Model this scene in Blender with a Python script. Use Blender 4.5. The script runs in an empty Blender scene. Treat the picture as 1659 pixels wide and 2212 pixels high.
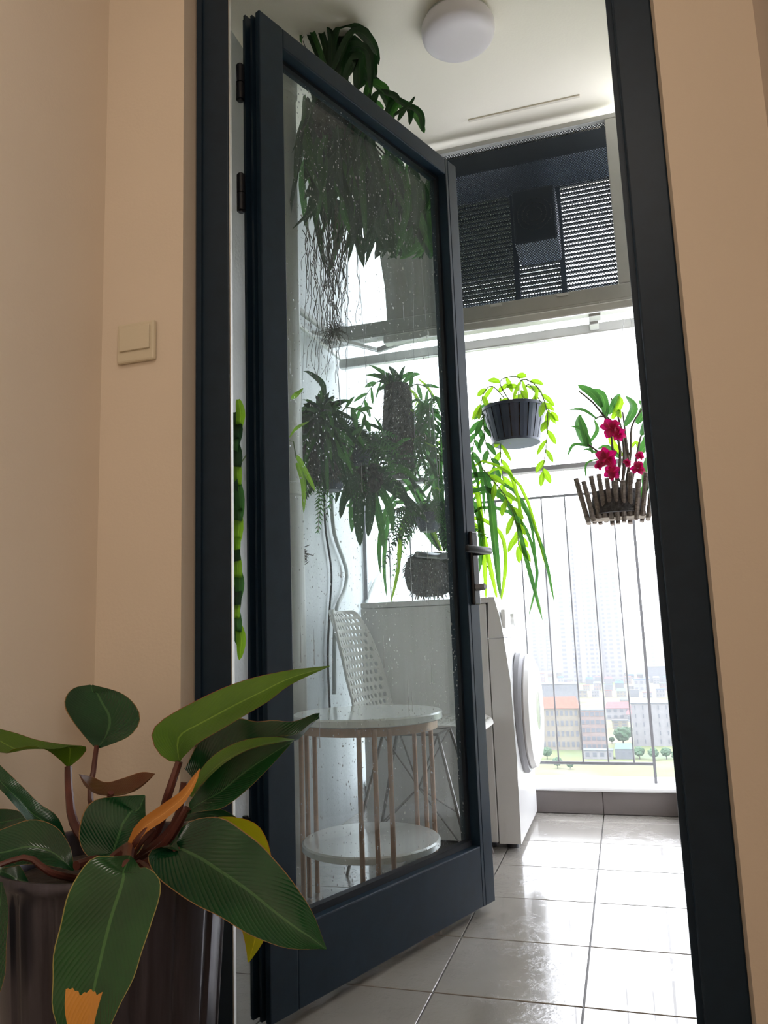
import bpy, bmesh, math, random
from mathutils import Vector, Matrix
random.seed(7)
R = math.radians
V = Vector
scene = bpy.context.scene
col = scene.collection

# ------------------------------------------------------------------ camera
IW, IH, FPX = 1659.0, 2212.0, 1676.5
CH = 0.7289
YAW, PIT, ROL = 0.29169, 0.15594, -0.035747
fw = V((-math.sin(YAW) * math.cos(PIT), math.cos(YAW) * math.cos(PIT), math.sin(PIT)))
r0 = V((math.cos(YAW), math.sin(YAW), 0.0))
u0 = r0.cross(fw)
rt = r0 * math.cos(ROL) + u0 * math.sin(ROL)
up = u0 * math.cos(ROL) - r0 * math.sin(ROL)
cam_loc = V((0, 0, CH))
cd = bpy.data.cameras.new('camera')
cam = bpy.data.objects.new('camera', cd)
col.objects.link(cam)
cam.matrix_world = Matrix(((rt.x, up.x, -fw.x, 0), (rt.y, up.y, -fw.y, 0), (rt.z, up.z, -fw.z, CH), (0, 0, 0, 1)))
cd.sensor_fit = 'VERTICAL'
cd.sensor_height = 36.0
cd.lens = 36.0 * FPX / IH
cd.clip_start = 0.02
cd.clip_end = 5000
scene.camera = cam

# ------------------------------------------------------------------ light, sky, exposure
scene.view_settings.view_transform = 'Standard'
scene.view_settings.look = 'None'
scene.view_settings.gamma = 1.0
scene.view_settings.use_curve_mapping = False
scene.view_settings.exposure = 0.0
w = bpy.data.worlds.new('overcast_sky')
scene.world = w
w.use_nodes = True
bg = w.node_tree.nodes['Background']
bg.inputs[0].default_value = (0.90, 0.93, 1.0, 1)
bg.inputs[1].default_value = 6.7
sl = bpy.data.lights.new('sun', 'SUN')
sl.energy = 2.0
sl.angle = R(12)
sl.color = (1.0, 0.95, 0.88)
so = bpy.data.objects.new('sun', sl)
col.objects.link(so)
so.rotation_euler = V((0.35, 0.25, -0.9)).to_track_quat('-Z', 'Y').to_euler()


def area(name, loc, target, sx, sy, e, c):
    l = bpy.data.lights.new(name, 'AREA')
    l.shape = 'RECTANGLE'
    l.size = sx
    l.size_y = sy
    l.energy = e
    l.color = c
    o = bpy.data.objects.new(name, l)
    col.objects.link(o)
    o.location = loc
    o.rotation_euler = (V(target) - V(loc)).to_track_quat('-Z', 'Y').to_euler()
    return o


area('room_fill_light', (1.75, -1.2, 1.55), (-0.9, 1.1, 1.3), 1.2, 1.5, 38, (1.0, 0.92, 0.84))  # added fill light behind the camera, standing in for an unseen window
area('room_overhead_fill', (0.1, -0.6, 2.68), (0.1, -0.55, 0), 0.5, 0.5, 10, (1.0, 0.90, 0.81))  # added overhead fill, there is no lamp fixture here


# ------------------------------------------------------------------ helpers
def ray(px, py):
    return rt * ((px - IW / 2) / FPX) - up * ((py - IH / 2) / FPX) + fw


def P(px, py, Y):
    d = ray(px, py)
    return cam_loc + d * (Y / d.y)


def PZ(px, py, z):
    d = ray(px, py)
    return cam_loc + d * ((z - CH) / d.z)


def sock(n, *names):
    for k in names:
        if k in n.inputs:
            return n.inputs[k]


def mat(name, c, rough=0.5, metal=0.0, spec=0.5, noise=0.0, nscale=8.0, bump=0.0, bscale=60.0, coat=0.0, stretch=None):
    m = bpy.data.materials.new(name)
    m.use_nodes = True
    nt = m.node_tree
    b = nt.nodes['Principled BSDF']
    b.inputs['Base Color'].default_value = (*c, 1)
    b.inputs['Roughness'].default_value = rough
    b.inputs['Metallic'].default_value = metal
    sock(b, 'Specular IOR Level').default_value = spec
    if coat:
        sock(b, 'Coat Weight').default_value = coat
        sock(b, 'Coat Roughness').default_value = 0.05
    tc = nt.nodes.new('ShaderNodeTexCoord')
    src = tc.outputs['Object']
    if stretch:
        mp = nt.nodes.new('ShaderNodeMapping')
        mp.inputs['Scale'].default_value = stretch
        nt.links.new(src, mp.inputs[0])
        src = mp.outputs[0]
    if noise:
        n = nt.nodes.new('ShaderNodeTexNoise')
        n.inputs['Scale'].default_value = nscale
        n.inputs['Detail'].default_value = 6
        nt.links.new(src, n.inputs['Vector'])
        r = nt.nodes.new('ShaderNodeValToRGB')
        r.color_ramp.elements[0].position = 0.3
        r.color_ramp.elements[1].position = 0.7
        r.color_ramp.elements[0].color = (*[x * (1 - noise) for x in c], 1)
        r.color_ramp.elements[1].color = (*[min(1, x * (1 + noise)) for x in c], 1)
        nt.links.new(n.outputs['Fac'], r.inputs[0])
        nt.links.new(r.outputs[0], b.inputs['Base Color'])
    if bump:
        n = nt.nodes.new('ShaderNodeTexNoise')
        n.inputs['Scale'].default_value = bscale
        n.inputs['Detail'].default_value = 4
        nt.links.new(src, n.inputs['Vector'])
        bp = nt.nodes.new('ShaderNodeBump')
        bp.inputs['Strength'].default_value = bump
        bp.inputs['Distance'].default_value = 0.01
        nt.links.new(n.outputs['Fac'], bp.inputs['Height'])
        nt.links.new(bp.outputs[0], b.inputs['Normal'])
    return m


def tag(o, label=None, cat=None, group=None, kind=None):
    if label: o['label'] = label
    if cat: o['category'] = cat
    if group: o['group'] = group
    if kind: o['kind'] = kind
    return o


def link(name, me, m=None, parent=None, smooth=True):
    o = bpy.data.objects.new(name, me)
    col.objects.link(o)
    if m is not None and len(me.materials) == 0:
        for mm in (m if isinstance(m, (list, tuple)) else [m]):
            me.materials.append(mm)
    if parent is not None:
        o.parent = parent
        o.matrix_parent_inverse = Matrix.Translation(-parent.location) if parent.get('is_root') else Matrix.Identity(4)
    return o


def root(name, loc, label=None, cat=None, group=None, kind=None):
    """Empty at the base of a thing; its parts are modelled in world coordinates."""
    o = bpy.data.objects.new(name, None)
    col.objects.link(o)
    o.empty_display_size = 0.05
    o.location = loc
    tag(o, label, cat, group, kind)
    return o


class MB:
    def __init__(s):
        s.v = []; s.f = []; s.sm = []; s.uv = {}

    def add(s, vs, fs, smooth=False):
        b = len(s.v)
        s.v += [tuple(v) for v in vs]
        s.f += [tuple(i + b for i in f) for f in fs]
        s.sm += [smooth] * len(fs)
        return s

    def box(s, a, b, M=None):
        x0, y0, z0 = a; x1, y1, z1 = b
        vs = [V((x, y, z)) for x in (x0, x1) for y in (y0, y1) for z in (z0, z1)]
        if M is not None:
            vs = [M @ v for v in vs]
        return s.add(vs, [(0, 1, 3, 2), (4, 6, 7, 5), (0, 4, 5, 1), (2, 3, 7, 6), (0, 2, 6, 4), (1, 5, 7, 3)])

    def bbox(s, a, b, bev=0.004, M=None):
        """box with chamfered edges"""
        bm = bmesh.new()
        x0, y0, z0 = a; x1, y1, z1 = b
        bmesh.ops.create_cube(bm, size=1)
        for v in bm.verts:
            v.co = V(((x0 + x1) / 2 + v.co.x * (x1 - x0), (y0 + y1) / 2 + v.co.y * (y1 - y0), (z0 + z1) / 2 + v.co.z * (z1 - z0)))
        bmesh.ops.bevel(bm, geom=list(bm.edges), offset=bev, segments=2, profile=0.5, affect='EDGES')
        if M is not None:
            bmesh.ops.transform(bm, matrix=M, verts=bm.verts)
        bm.verts.index_update()
        s.add([v.co.copy() for v in bm.verts], [[v.index for v in f.verts] for f in bm.faces])
        bm.free()
        return s

    def tube(s, pts, r, n=8, caps=True, smooth=True):
        pts = [V(p) for p in pts]
        rs = r if isinstance(r, (list, tuple)) else [r] * len(pts)
        vs = []; fs = []
        ref = None
        for i, p in enumerate(pts):
            t = (pts[min(i + 1, len(pts) - 1)] - pts[max(i - 1, 0)])
            if t.length < 1e-9: t = V((0, 0, 1))
            t.normalize()
            if ref is None:
                ref = V((0, 0, 1)) if abs(t.z) < 0.9 else V((1, 0, 0))
            a = (ref - t * ref.dot(t))
            if a.length < 1e-6: a = t.orthogonal()
            a.normalize(); ref = a
            b = t.cross(a)
            for k in range(n):
                th = 2 * math.pi * k / n
                vs.append(p + (a * math.cos(th) + b * math.sin(th)) * rs[i])
        for i in range(len(pts) - 1):
            for k in range(n):
                fs.append((i * n + k, i * n + (k + 1) % n, (i + 1) * n + (k + 1) % n, (i + 1) * n + k))
        s.add(vs, fs, smooth)
        if caps:
            b0 = len(s.v) - len(vs)
            s.f.append(tuple(b0 + k for k in reversed(range(n)))); s.sm.append(False)
            e = b0 + (len(pts) - 1) * n
            s.f.append(tuple(e + k for k in range(n))); s.sm.append(False)
        return s

    def lathe(s, prof, c, n=48, axis='Z', smooth=True):
        """prof: list of (radius, height) about axis through c"""
        vs = []; fs = []
        for (r, h) in prof:
            for k in range(n):
                th = 2 * math.pi * k / n
                a, b = r * math.cos(th), r * math.sin(th)
                if axis == 'Z': q = V((a, b, h))
                elif axis == 'X': q = V((h, a, b))
                else: q = V((a, h, b))
                vs.append(V(c) + q)
        for i in range(len(prof) - 1):
            for k in range(n):
                q = (i * n + k, i * n + (k + 1) % n, (i + 1) * n + (k + 1) % n, (i + 1) * n + k)
                fs.append(q)
        s.add(vs, fs, smooth)
        b0 = len(s.v) - len(vs)
        if prof[0][0] > 1e-6: s.f.append(tuple(b0 + k for k in range(n))); s.sm.append(False)
        e = b0 + (len(prof) - 1) * n
        if prof[-1][0] > 1e-6: s.f.append(tuple(e + k for k in range(n))); s.sm.append(False)
        return s

    def mesh(s, name):
        me = bpy.data.meshes.new(name)
        me.from_pydata(s.v, [], s.f)
        me.update()
        bm = bmesh.new()
        bm.from_mesh(me)
        bmesh.ops.remove_doubles(bm, verts=bm.verts, dist=1e-6)
        bmesh.ops.recalc_face_normals(bm, faces=bm.faces)
        bm.to_mesh(me)
        bm.free()
        if any(s.sm):
            me.polygons.foreach_set('use_smooth', [True] * len(me.polygons))
            if not all(s.sm):
                me.set_sharp_from_angle(angle=R(38))
        return me

    def obj(s, name, m, parent=None, **k):
        me = s.mesh(name)
        me.materials.append(m)
        o = bpy.data.objects.new(name, me)
        col.objects.link(o)
        if parent is not None:
            o.parent = parent
            # parts are modelled in world space: undo the whole chain above
            off = V((0, 0, 0)); p = parent
            while p is not None:
                off += p.location; p = p.parent
            o.location = -off
            # put the part's own origin at its lowest middle
        tag(o, **k)
        recentre(o)
        return o


def recentre(o):
    me = o.data
    if len(me.vertices) == 0: return
    xs = [v.co for v in me.vertices]
    c = V(((min(v.x for v in xs) + max(v.x for v in xs)) / 2, (min(v.y for v in xs) + max(v.y for v in xs)) / 2, min(v.z for v in xs)))
    me.transform(Matrix.Translation(-c))
    o.location = o.location + c


# ------------------------------------------------------------------ materials
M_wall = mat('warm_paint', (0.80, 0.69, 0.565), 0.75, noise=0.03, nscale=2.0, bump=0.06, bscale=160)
M_wallr = mat('warm_paint_shaded', (0.60, 0.53, 0.475), 0.75, noise=0.03, nscale=2.0, bump=0.06, bscale=160)  # same wall paint darkened: the right wall's shade is put into the colour
M_ceil = mat('ceiling_paint', (0.94, 0.88, 0.76), 0.8, noise=0.02, nscale=1.5, bump=0.05, bscale=120)
M_ext = mat('balcony_wall_paint', (0.56, 0.585, 0.60), 0.6, noise=0.05, nscale=3, bump=0.15, bscale=90)
M_frame = mat('flare_tinted_navy_aluminium', (0.010, 0.026, 0.048), 0.42, spec=0.3, metal=0.0, noise=0.1, nscale=30, bump=0.02, bscale=400)  # navy-black frame with the lens flare's blue cast mixed into the colour
M_frame2 = mat('dark_gasket', (0.006, 0.010, 0.018), 0.5)
M_extr = mat('balcony_bounce_paint', (0.72, 0.70, 0.66), 0.6, noise=0.05, nscale=3, bump=0.15, bscale=90)  # paler than the left wall so the unseen right wall bounces more light
M_alu = mat('grey_aluminium', (0.45, 0.45, 0.43), 0.4, metal=0.3, noise=0.06, nscale=10, bump=0.03)
M_alul = mat('pale_aluminium', (0.62, 0.62, 0.60), 0.35, metal=0.3, noise=0.06, nscale=10, bump=0.03)
M_black = mat('black_metal', (0.012, 0.014, 0.02), 0.3, noise=0.1)
M_mesh = mat('dark_mesh_wire', (0.012, 0.022, 0.035), 0.6, noise=0.1)
M_white = mat('white_enamel', (0.78, 0.78, 0.78), 0.25, noise=0.02, nscale=3, coat=0.3)
M_whitep = mat('white_plastic', (0.80, 0.80, 0.78), 0.35, noise=0.02)
M_greyp = mat('grey_plastic', (0.28, 0.28, 0.30), 0.35, noise=0.03)
M_gold = mat('rose_gold_metal', (0.46, 0.28, 0.19), 0.42, metal=0.3, noise=0.12, nscale=60, bump=0.06, bscale=200)
M_top = mat('white_laminate', (0.82, 0.82, 0.80), 0.15, noise=0.02, coat=0.3)
M_grout = mat('dark_grout', (0.10, 0.09, 0.085), 0.5, noise=0.2, nscale=40)
M_kerbt = mat('kerb_tile', (0.17, 0.15, 0.145), 0.35, noise=0.12, nscale=5, bump=0.05)
M_kerbw = mat('white_stone_sill', (0.85, 0.85, 0.86), 0.35, noise=0.03)
M_rail = mat('railing_paint', (0.16, 0.16, 0.17), 0.4, noise=0.1, nscale=30)
M_pipe = mat('pvc_pipe', (0.52, 0.52, 0.50), 0.4, noise=0.08, nscale=6)
M_shade = mat('lamp_acrylic', (0.80, 0.74, 0.76), 0.35, noise=0.01)
M_soil = mat('soil', (0.05, 0.035, 0.025), 0.9, noise=0.4, nscale=40, bump=0.6, bscale=60)
M_wood = mat('weathered_wood', (0.16, 0.125, 0.10), 0.7, noise=0.4, nscale=14, bump=0.5, bscale=50, stretch=(1, 1, 6))
M_pplast = mat('dark_pot_plastic', (0.035, 0.045, 0.075), 0.4, noise=0.15, nscale=20)
M_bark = mat('fern_log_bark', (0.055, 0.05, 0.05), 0.95, noise=0.5, nscale=50, bump=1.0, bscale=70)
M_root = mat('aerial_root', (0.10, 0.085, 0.07), 0.8, noise=0.4, nscale=60)
M_cable = mat('black_cable', (0.02, 0.02, 0.022), 0.45, noise=0.1)
M_hose = mat('grey_hose', (0.42, 0.44, 0.42), 0.45, noise=0.1)
M_wire = mat('steel_wire', (0.3, 0.3, 0.3), 0.35, metal=0.8, noise=0.05)
M_steelw = mat('chair_wire', (0.22, 0.2, 0.19), 0.35, metal=0.6, noise=0.05)


def tile_mat():
    m = mat('wet_floor_tile', (0.36, 0.34, 0.31), 0.12, spec=0.5, noise=0.08, nscale=5)
    nt = m.node_tree
    b = nt.nodes['Principled BSDF']
    geo = nt.nodes.new('ShaderNodeNewGeometry')
    # damp film: patches of splashed, rippled water over the glaze
    n1 = nt.nodes.new('ShaderNodeTexNoise'); n1.inputs['Scale'].default_value = 4.5; n1.inputs['Detail'].default_value = 8
    n1.inputs['Roughness'].default_value = 0.75
    nt.links.new(geo.outputs['Position'], n1.inputs['Vector'])
    rp = nt.nodes.new('ShaderNodeValToRGB')
    rp.color_ramp.elements[0].position = 0.47; rp.color_ramp.elements[1].position = 0.50
    nt.links.new(n1.outputs['Fac'], rp.inputs[0])
    n2 = nt.nodes.new('ShaderNodeTexNoise'); n2.inputs['Scale'].default_value = 70; n2.inputs['Detail'].default_value = 3
    nt.links.new(geo.outputs['Position'], n2.inputs['Vector'])
    mul = nt.nodes.new('ShaderNodeMath'); mul.operation = 'MULTIPLY'
    nt.links.new(n2.outputs['Fac'], mul.inputs[0])
    sub = nt.nodes.new('ShaderNodeMath'); sub.operation = 'SUBTRACT'; sub.inputs[0].default_value = 1.0
    nt.links.new(rp.outputs[0], sub.inputs[1])
    nt.links.new(sub.outputs[0], mul.inputs[1])
    add = nt.nodes.new('ShaderNodeMath'); add.operation = 'ADD'
    mm = nt.nodes.new('ShaderNodeMath'); mm.operation = 'MULTIPLY'; mm.inputs[1].default_value = 0.3
    nt.links.new(rp.outputs[0], mm.inputs[0])
    nt.links.new(mul.outputs[0], add.inputs[0]); nt.links.new(mm.outputs[0], add.inputs[1])
    bp = nt.nodes.new('ShaderNodeBump'); bp.inputs['Strength'].default_value = 0.6; bp.inputs['Distance'].default_value = 0.0022
    nt.links.new(add.outputs[0], bp.inputs['Height'])
    nt.links.new(bp.outputs[0], sock(b, 'Coat Normal'))
    sock(b, 'Coat Weight').default_value = 1.0
    sock(b, 'Coat Roughness').default_value = 0.02
    sock(b, 'Coat IOR').default_value = 1.42
    mr = nt.nodes.new('ShaderNodeMapRange'); mr.inputs[3].default_value = 0.10; mr.inputs[4].default_value = 0.3
    nt.links.new(n1.outputs['Fac'], mr.inputs[0])
    nt.links.new(mr.outputs[0], b.inputs['Roughness'])
    return m


M_tile = tile_mat()


def leaf_mat(name, c, c2=None, trans=0.35, rough=0.3, rim=None, veins=True, spots=None, spec=0.5):
    """glossy leaf: midrib, slanted side veins, lighter patches, thin coloured margin, light through the blade"""
    m = bpy.data.materials.new(name)
    m.use_nodes = True
    nt = m.node_tree
    N = nt.nodes; L = nt.links
    b = N['Principled BSDF']
    out = N['Material Output']
    uv = N.new('ShaderNodeUVMap'); uv.uv_map = 'UVMap'
    sp = N.new('ShaderNodeSeparateXYZ'); L.new(uv.outputs[0], sp.inputs[0])

    def math_(op, a, bb=None):
        n = N.new('ShaderNodeMath'); n.operation = op
        for i, x in enumerate((a, bb)):
            if x is None: continue
            if isinstance(x, (int, float)): n.inputs[i].default_value = x
            else: L.new(x, n.inputs[i])
        return n.outputs[0]
    d = math_('ABSOLUTE', math_('SUBTRACT', sp.outputs[1], 0.5))
    nz = N.new('ShaderNodeTexNoise'); nz.inputs['Scale'].default_value = 9; nz.inputs['Detail'].default_value = 4
    tc = N.new('ShaderNodeTexCoord'); L.new(tc.outputs['Object'], nz.inputs['Vector'])
    c2 = c2 or tuple(x * 1.5 for x in c)
    mx = N.new('ShaderNodeMix'); mx.data_type = 'RGBA'
    rr = N.new('ShaderNodeMapRange'); rr.inputs[1].default_value = 0.35; rr.inputs[2].default_value = 0.7
    L.new(nz.outputs['Fac'], rr.inputs[0]); L.new(rr.outputs[0], mx.inputs[0])
    mx.inputs[6].default_value = (*c, 1); mx.inputs[7].default_value = (*c2, 1)
    cur = mx.outputs[2]
    # midrib
    mid = math_('LESS_THAN', d, 0.018)
    m2 = N.new('ShaderNodeMix'); m2.data_type = 'RGBA'
    L.new(math_('MULTIPLY', mid, 0.5), m2.inputs[0]); L.new(cur, m2.inputs[6])
    m2.inputs[7].default_value = (min(1, c2[0] * 2 + 0.05), min(1, c2[1] * 1.8 + 0.06), c2[2] * 2 + 0.02, 1)
    cur = m2.outputs[2]
    if rim:
        m3 = N.new('ShaderNodeMix'); m3.data_type = 'RGBA'
        L.new(math_('GREATER_THAN', d, 0.488), m3.inputs[0]); L.new(cur, m3.inputs[6]); m3.inputs[7].default_value = (*rim, 1)
        cur = m3.outputs[2]
    if spots:
        # a browned patch near the blade's tip
        nn = N.new('ShaderNodeTexNoise'); nn.inputs['Scale'].default_value = 5.0
        L.new(uv.outputs[0], nn.inputs['Vector'])
        g = math_('GREATER_THAN', math_('ADD', sp.outputs[0], math_('MULTIPLY', math_('SUBTRACT', nn.outputs['Fac'], 0.5), 0.3)), spots[3])
        side = math_('LESS_THAN', math_('ABSOLUTE', math_('SUBTRACT', sp.outputs[1], spots[4])), 0.24)
        m4 = N.new('ShaderNodeMix'); m4.data_type = 'RGBA'
        L.new(math_('MULTIPLY', g, side), m4.inputs[0]); L.new(cur, m4.inputs[6]); m4.inputs[7].default_value = (*spots[:3], 1)
        cur = m4.outputs[2]
    L.new(cur, b.inputs['Base Color'])
    b.inputs['Roughness'].default_value = rough
    sock(b, 'Specular IOR Level').default_value = spec
    if veins:
        ph = math_('SUBTRACT', math_('MULTIPLY', sp.outputs[0], 15.0), math_('MULTIPLY', d, 9.0))
        s = math_('SINE', math_('MULTIPLY', ph, 6.283))
        h = math_('POWER', math_('ABSOLUTE', s), 0.4)
        bp = N.new('ShaderNodeBump'); bp.inputs['Strength'].default_value = 0.2; bp.inputs['Distance'].default_value = 0.002
        L.new(h, bp.inputs['Height']); L.new(bp.outputs[0], b.inputs['Normal'])
    tr = N.new('ShaderNodeBsdfTranslucent')
    hs = N.new('ShaderNodeHueSaturation'); hs.inputs['Saturation'].default_value = 1.1; hs.inputs['Value'].default_value = 1.9
    hs.inputs['Hue'].default_value = 0.485
    L.new(cur, hs.inputs['Color']); L.new(hs.outputs[0], tr.inputs[0])
    ms = N.new('ShaderNodeMixShader'); ms.inputs[0].default_value = trans
    L.new(b.outputs[0], ms.inputs[1]); L.new(tr.outputs[0], ms.inputs[2]); L.new(ms.outputs[0], out.inputs[0])
    return m


L_phil = leaf_mat('philodendron_dark', (0.006, 0.040, 0.016), (0.012, 0.075, 0.022), 0.10, 0.17, rim=(0.25, 0.14, 0.05), spec=0.5)
L_philg = leaf_mat('philodendron_light', (0.05, 0.12, 0.012), (0.09, 0.17, 0.02), 0.3, 0.3, rim=(0.22, 0.05, 0.03))
L_philf = leaf_mat('philodendron_front', (0.008, 0.050, 0.014), (0.014, 0.088, 0.018), 0.10, 0.2, spec=0.5, rim=(0.25, 0.22, 0.06), spots=(0.55, 0.24, 0.04, 0.67, 0.40))
L_philr = leaf_mat('philodendron_red', (0.10, 0.035, 0.015), (0.12, 0.075, 0.02), 0.25, 0.35, rim=(0.25, 0.1, 0.03))
L_yel = leaf_mat('philodendron_yellow', (0.22, 0.22, 0.01), (0.30, 0.27, 0.02), 0.35, 0.35, rim=(0.35, 0.15, 0.02))
L_dry = leaf_mat('dry_sheath', (0.50, 0.20, 0.045), (0.60, 0.28, 0.07), 0.2, 0.5, veins=False)
L_shade = leaf_mat('leaf_shaded', (0.010, 0.035, 0.014), (0.018, 0.06, 0.018), 0.25, 0.35, veins=False)  # darker green for near leaves, their shade put into the colour
L_mid = leaf_mat('leaf_mid', (0.030, 0.10, 0.030), (0.05, 0.15, 0.035), 0.4, 0.4, veins=False)
L_backlit = leaf_mat('leaf_backlit', (0.13, 0.27, 0.030), (0.20, 0.36, 0.05), 0.5, 0.45, veins=False)  # brighter green for leaves against the sky, backlight put into the colour
M_petiole = mat('red_brown_petiole', (0.10, 0.03, 0.022), 0.35, noise=0.4, nscale=20)
M_stem = mat('green_stem', (0.10, 0.17, 0.04), 0.5, noise=0.2, nscale=20)
M_cane = mat('orchid_cane', (0.09, 0.075, 0.05), 0.6, noise=0.4, nscale=40)
M_petal = leaf_mat('magenta_petal', (0.34, 0.004, 0.045), (0.42, 0.012, 0.09), 0.35, 0.5, veins=False)


def glass_mat():
    m = bpy.data.materials.new('door_glass')
    m.use_nodes = True
    nt = m.node_tree; N = nt.nodes; L = nt.links
    N.remove(N['Principled BSDF'])
    out = N['Material Output']
    t = N.new('ShaderNodeBsdfTransparent'); t.inputs[0].default_value = (0.90, 0.94, 0.94, 1)
    g = N.new('ShaderNodeBsdfGlossy'); g.inputs['Roughness'].default_value = 0.02
    # Schlick reflectance, the same from both faces of the pane
    ge = N.new('ShaderNodeNewGeometry')
    dp = N.new('ShaderNodeVectorMath'); dp.operation = 'DOT_PRODUCT'
    L.new(ge.outputs['Incoming'], dp.inputs[0]); L.new(ge.outputs['Normal'], dp.inputs[1])

    def mt(op, a, b_):
        n_ = N.new('ShaderNodeMath'); n_.operation = op
        for i_, x_ in enumerate((a, b_)):
            if x_ is None: continue
            if isinstance(x_, (int, float)): n_.inputs[i_].default_value = x_
            else: L.new(x_, n_.inputs[i_])
        return n_.outputs[0]
    sch = mt('ADD', mt('MULTIPLY', mt('POWER', mt('SUBTRACT', 1.0, mt('ABSOLUTE', dp.outputs['Value'], None)), 5.0), 0.96), 0.04)
    m1 = N.new('ShaderNodeMixShader'); L.new(sch, m1.inputs[0]); L.new(t.outputs[0], m1.inputs[1]); L.new(g.outputs[0], m1.inputs[2])
    # damp dusty film running down in streaks
    tc = N.new('ShaderNodeTexCoord')
    mp = N.new('ShaderNodeMapping'); mp.inputs['Scale'].default_value = (16, 16, 0.8)
    L.new(tc.outputs['Object'], mp.inputs[0])
    n = N.new('ShaderNodeTexNoise'); n.inputs['Scale'].default_value = 3; n.inputs['Detail'].default_value = 6
    L.new(mp.outputs[0], n.inputs['Vector'])
    mr = N.new('ShaderNodeMapRange'); mr.inputs[1].default_value = 0.35; mr.inputs[2].default_value = 0.75
    mr.inputs[3].default_value = 0.02; mr.inputs[4].default_value = 0.11
    L.new(n.outputs['Fac'], mr.inputs[0])
    df = N.new('ShaderNodeBsdfTranslucent'); df.inputs[0].default_value = (0.55, 0.62, 0.62, 1)
    m2 = N.new('ShaderNodeMixShader'); L.new(mr.outputs[0], m2.inputs[0]); L.new(m1.outputs[0], m2.inputs[1]); L.new(df.outputs[0], m2.inputs[2])
    L.new(m2.outputs[0], out.inputs[0])
    return m


M_glass = glass_mat()
M_drop = mat('water_drop', (0.85, 0.9, 0.92), 0.03, spec=1.0)
sock(M_drop.node_tree.nodes['Principled BSDF'], 'Transmission Weight').default_value = 0.6
sock(M_drop.node_tree.nodes['Principled BSDF'], 'IOR').default_value = 1.33

# ------------------------------------------------------------------ the setting
XL, XR = -0.971, 0.285          # side walls of the room
YW, YF0, YF1 = 1.28, 1.33, 1.40  # wall face, frame near and far
OX0, OX1 = -0.785, 0.133        # hole in the wall
FX0, FX1 = -0.710, 0.0686       # clear opening
CZ = 2.78                       # ceiling height
BX0, BX1 = -1.12, 0.16          # balcony inner width
KY0, KY1 = 3.295, 3.495         # kerb

o = MB().box((XL - 0.12, -2.2, -0.02), (XL, YW, CZ)).obj('wall_left', M_wall, kind='structure')
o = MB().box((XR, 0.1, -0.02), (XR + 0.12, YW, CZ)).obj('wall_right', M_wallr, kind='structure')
mb = MB()
mb.box((-1.8, YW, -0.15), (OX0, 1.42, CZ + .1)).box((OX1, YW, -0.15), (1.6, 1.42, CZ + .1)).box((OX0, YW, 2.21), (OX1, 1.42, CZ + .1))
mb.obj('wall_front', M_wall, kind='structure')
MB().box((XL - 0.12, -2.32, -0.02), (2.6, -2.2, CZ)).obj('wall_back', M_wall, kind='structure')
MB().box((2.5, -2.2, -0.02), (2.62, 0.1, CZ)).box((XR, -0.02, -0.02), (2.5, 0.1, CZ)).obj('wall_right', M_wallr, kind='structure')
MB().box((XL - 0.12, -2.32, -0.14), (2.62, 1.42, -0.02)).obj('floor', mat('room_floor', (0.30, 0.24, 0.18), 0.4, noise=0.15, nscale=6), kind='structure')
MB().box((XL - 0.12, -2.32, CZ), (2.62, YW, CZ + 0.12)).obj('ceiling', M_ceil, kind='structure')
# balcony shell
MB().box((BX0 - 0.14, 1.42, -0.15), (BX0, 3.50, CZ)).obj('wall_left', M_ext, kind='structure')
MB().box((0.34, 1.42, -0.15), (0.48, 2.85, CZ)).obj('wall_right', M_extr, kind='structure')  # unseen wall, added to block sky reflections in the pane; kept short for light
MB().box((BX0 - 0.14, 1.42, CZ), (1.4, 3.52, CZ + 0.2)).obj('ceiling', M_ceil, kind='structure')
fl = MB().box((BX0, 1.40, -0.15), (BX1, KY0, -0.006)).obj('floor', M_grout, kind='structure')
TS = 0.30
XA, Y1 = -0.134, 2.5726
nx = range(-4, 1); ny = range(-4, 3)


def tilebox(x0, x1, y0, y1, z0, z1):
    g = 0.0017
    return MB().bbox((x0 + g, y0 + g, z0), (x1 - g, y1 - g, z1), 0.0012)


for i in nx:
    for j in ny:
        x0, x1 = XA + i * TS, XA + (i + 1) * TS
        y0, y1 = Y1 + j * TS, Y1 + (j + 1) * TS
        x0, x1 = max(x0, BX0), min(x1, BX1)
        y0, y1 = max(y0, 1.405), min(y1, KY0)
        if x1 - x0 < 0.02 or y1 - y0 < 0.02: continue
        tilebox(x0, x1, y0, y1, -0.008, random.uniform(-0.0004, 0.0)).obj('tile', M_tile, fl)
# kerb with its tiled face and white sill
kb = MB().box((BX0, KY0 + 0.008, -0.15), (0.339, KY1, 0.086)).box((BX1 + 0.008, 1.42, -0.15), (0.339, KY0 + 0.008, 0.086)).obj('trim_1', M_grout, kind='structure')
MB().bbox((BX0, KY0 - 0.012, 0.086), (0.339, KY1 + 0.01, 0.109), 0.008).obj('sill', M_kerbw, kb)
MB().bbox((BX1 - 0.008, 1.42, 0.086), (0.339, KY0 - 0.0125, 0.109), 0.008).obj('sill', M_kerbw, kb)
for i in range(-4, 1):
    x0, x1 = max(XA + i * TS, BX0), min(XA + (i + 1) * TS, BX1)
    if x1 - x0 > 0.02:
        MB().bbox((x0 + 0.0015, KY0, 0.001), (x1 - 0.0015, KY0 + 0.01, 0.085), 0.001).obj('tile', M_kerbt, kb)
for j in range(-4, 3):
    y0, y1 = max(Y1 + j * TS, 1.42), min(Y1 + (j + 1) * TS, KY0)
    if y1 - y0 > 0.02:
        MB().bbox((BX1, y0 + 0.0015, 0.001), (BX1 + 0.009, y1 - 0.0015, 0.085), 0.001).obj('tile', M_kerbt, kb)

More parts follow.
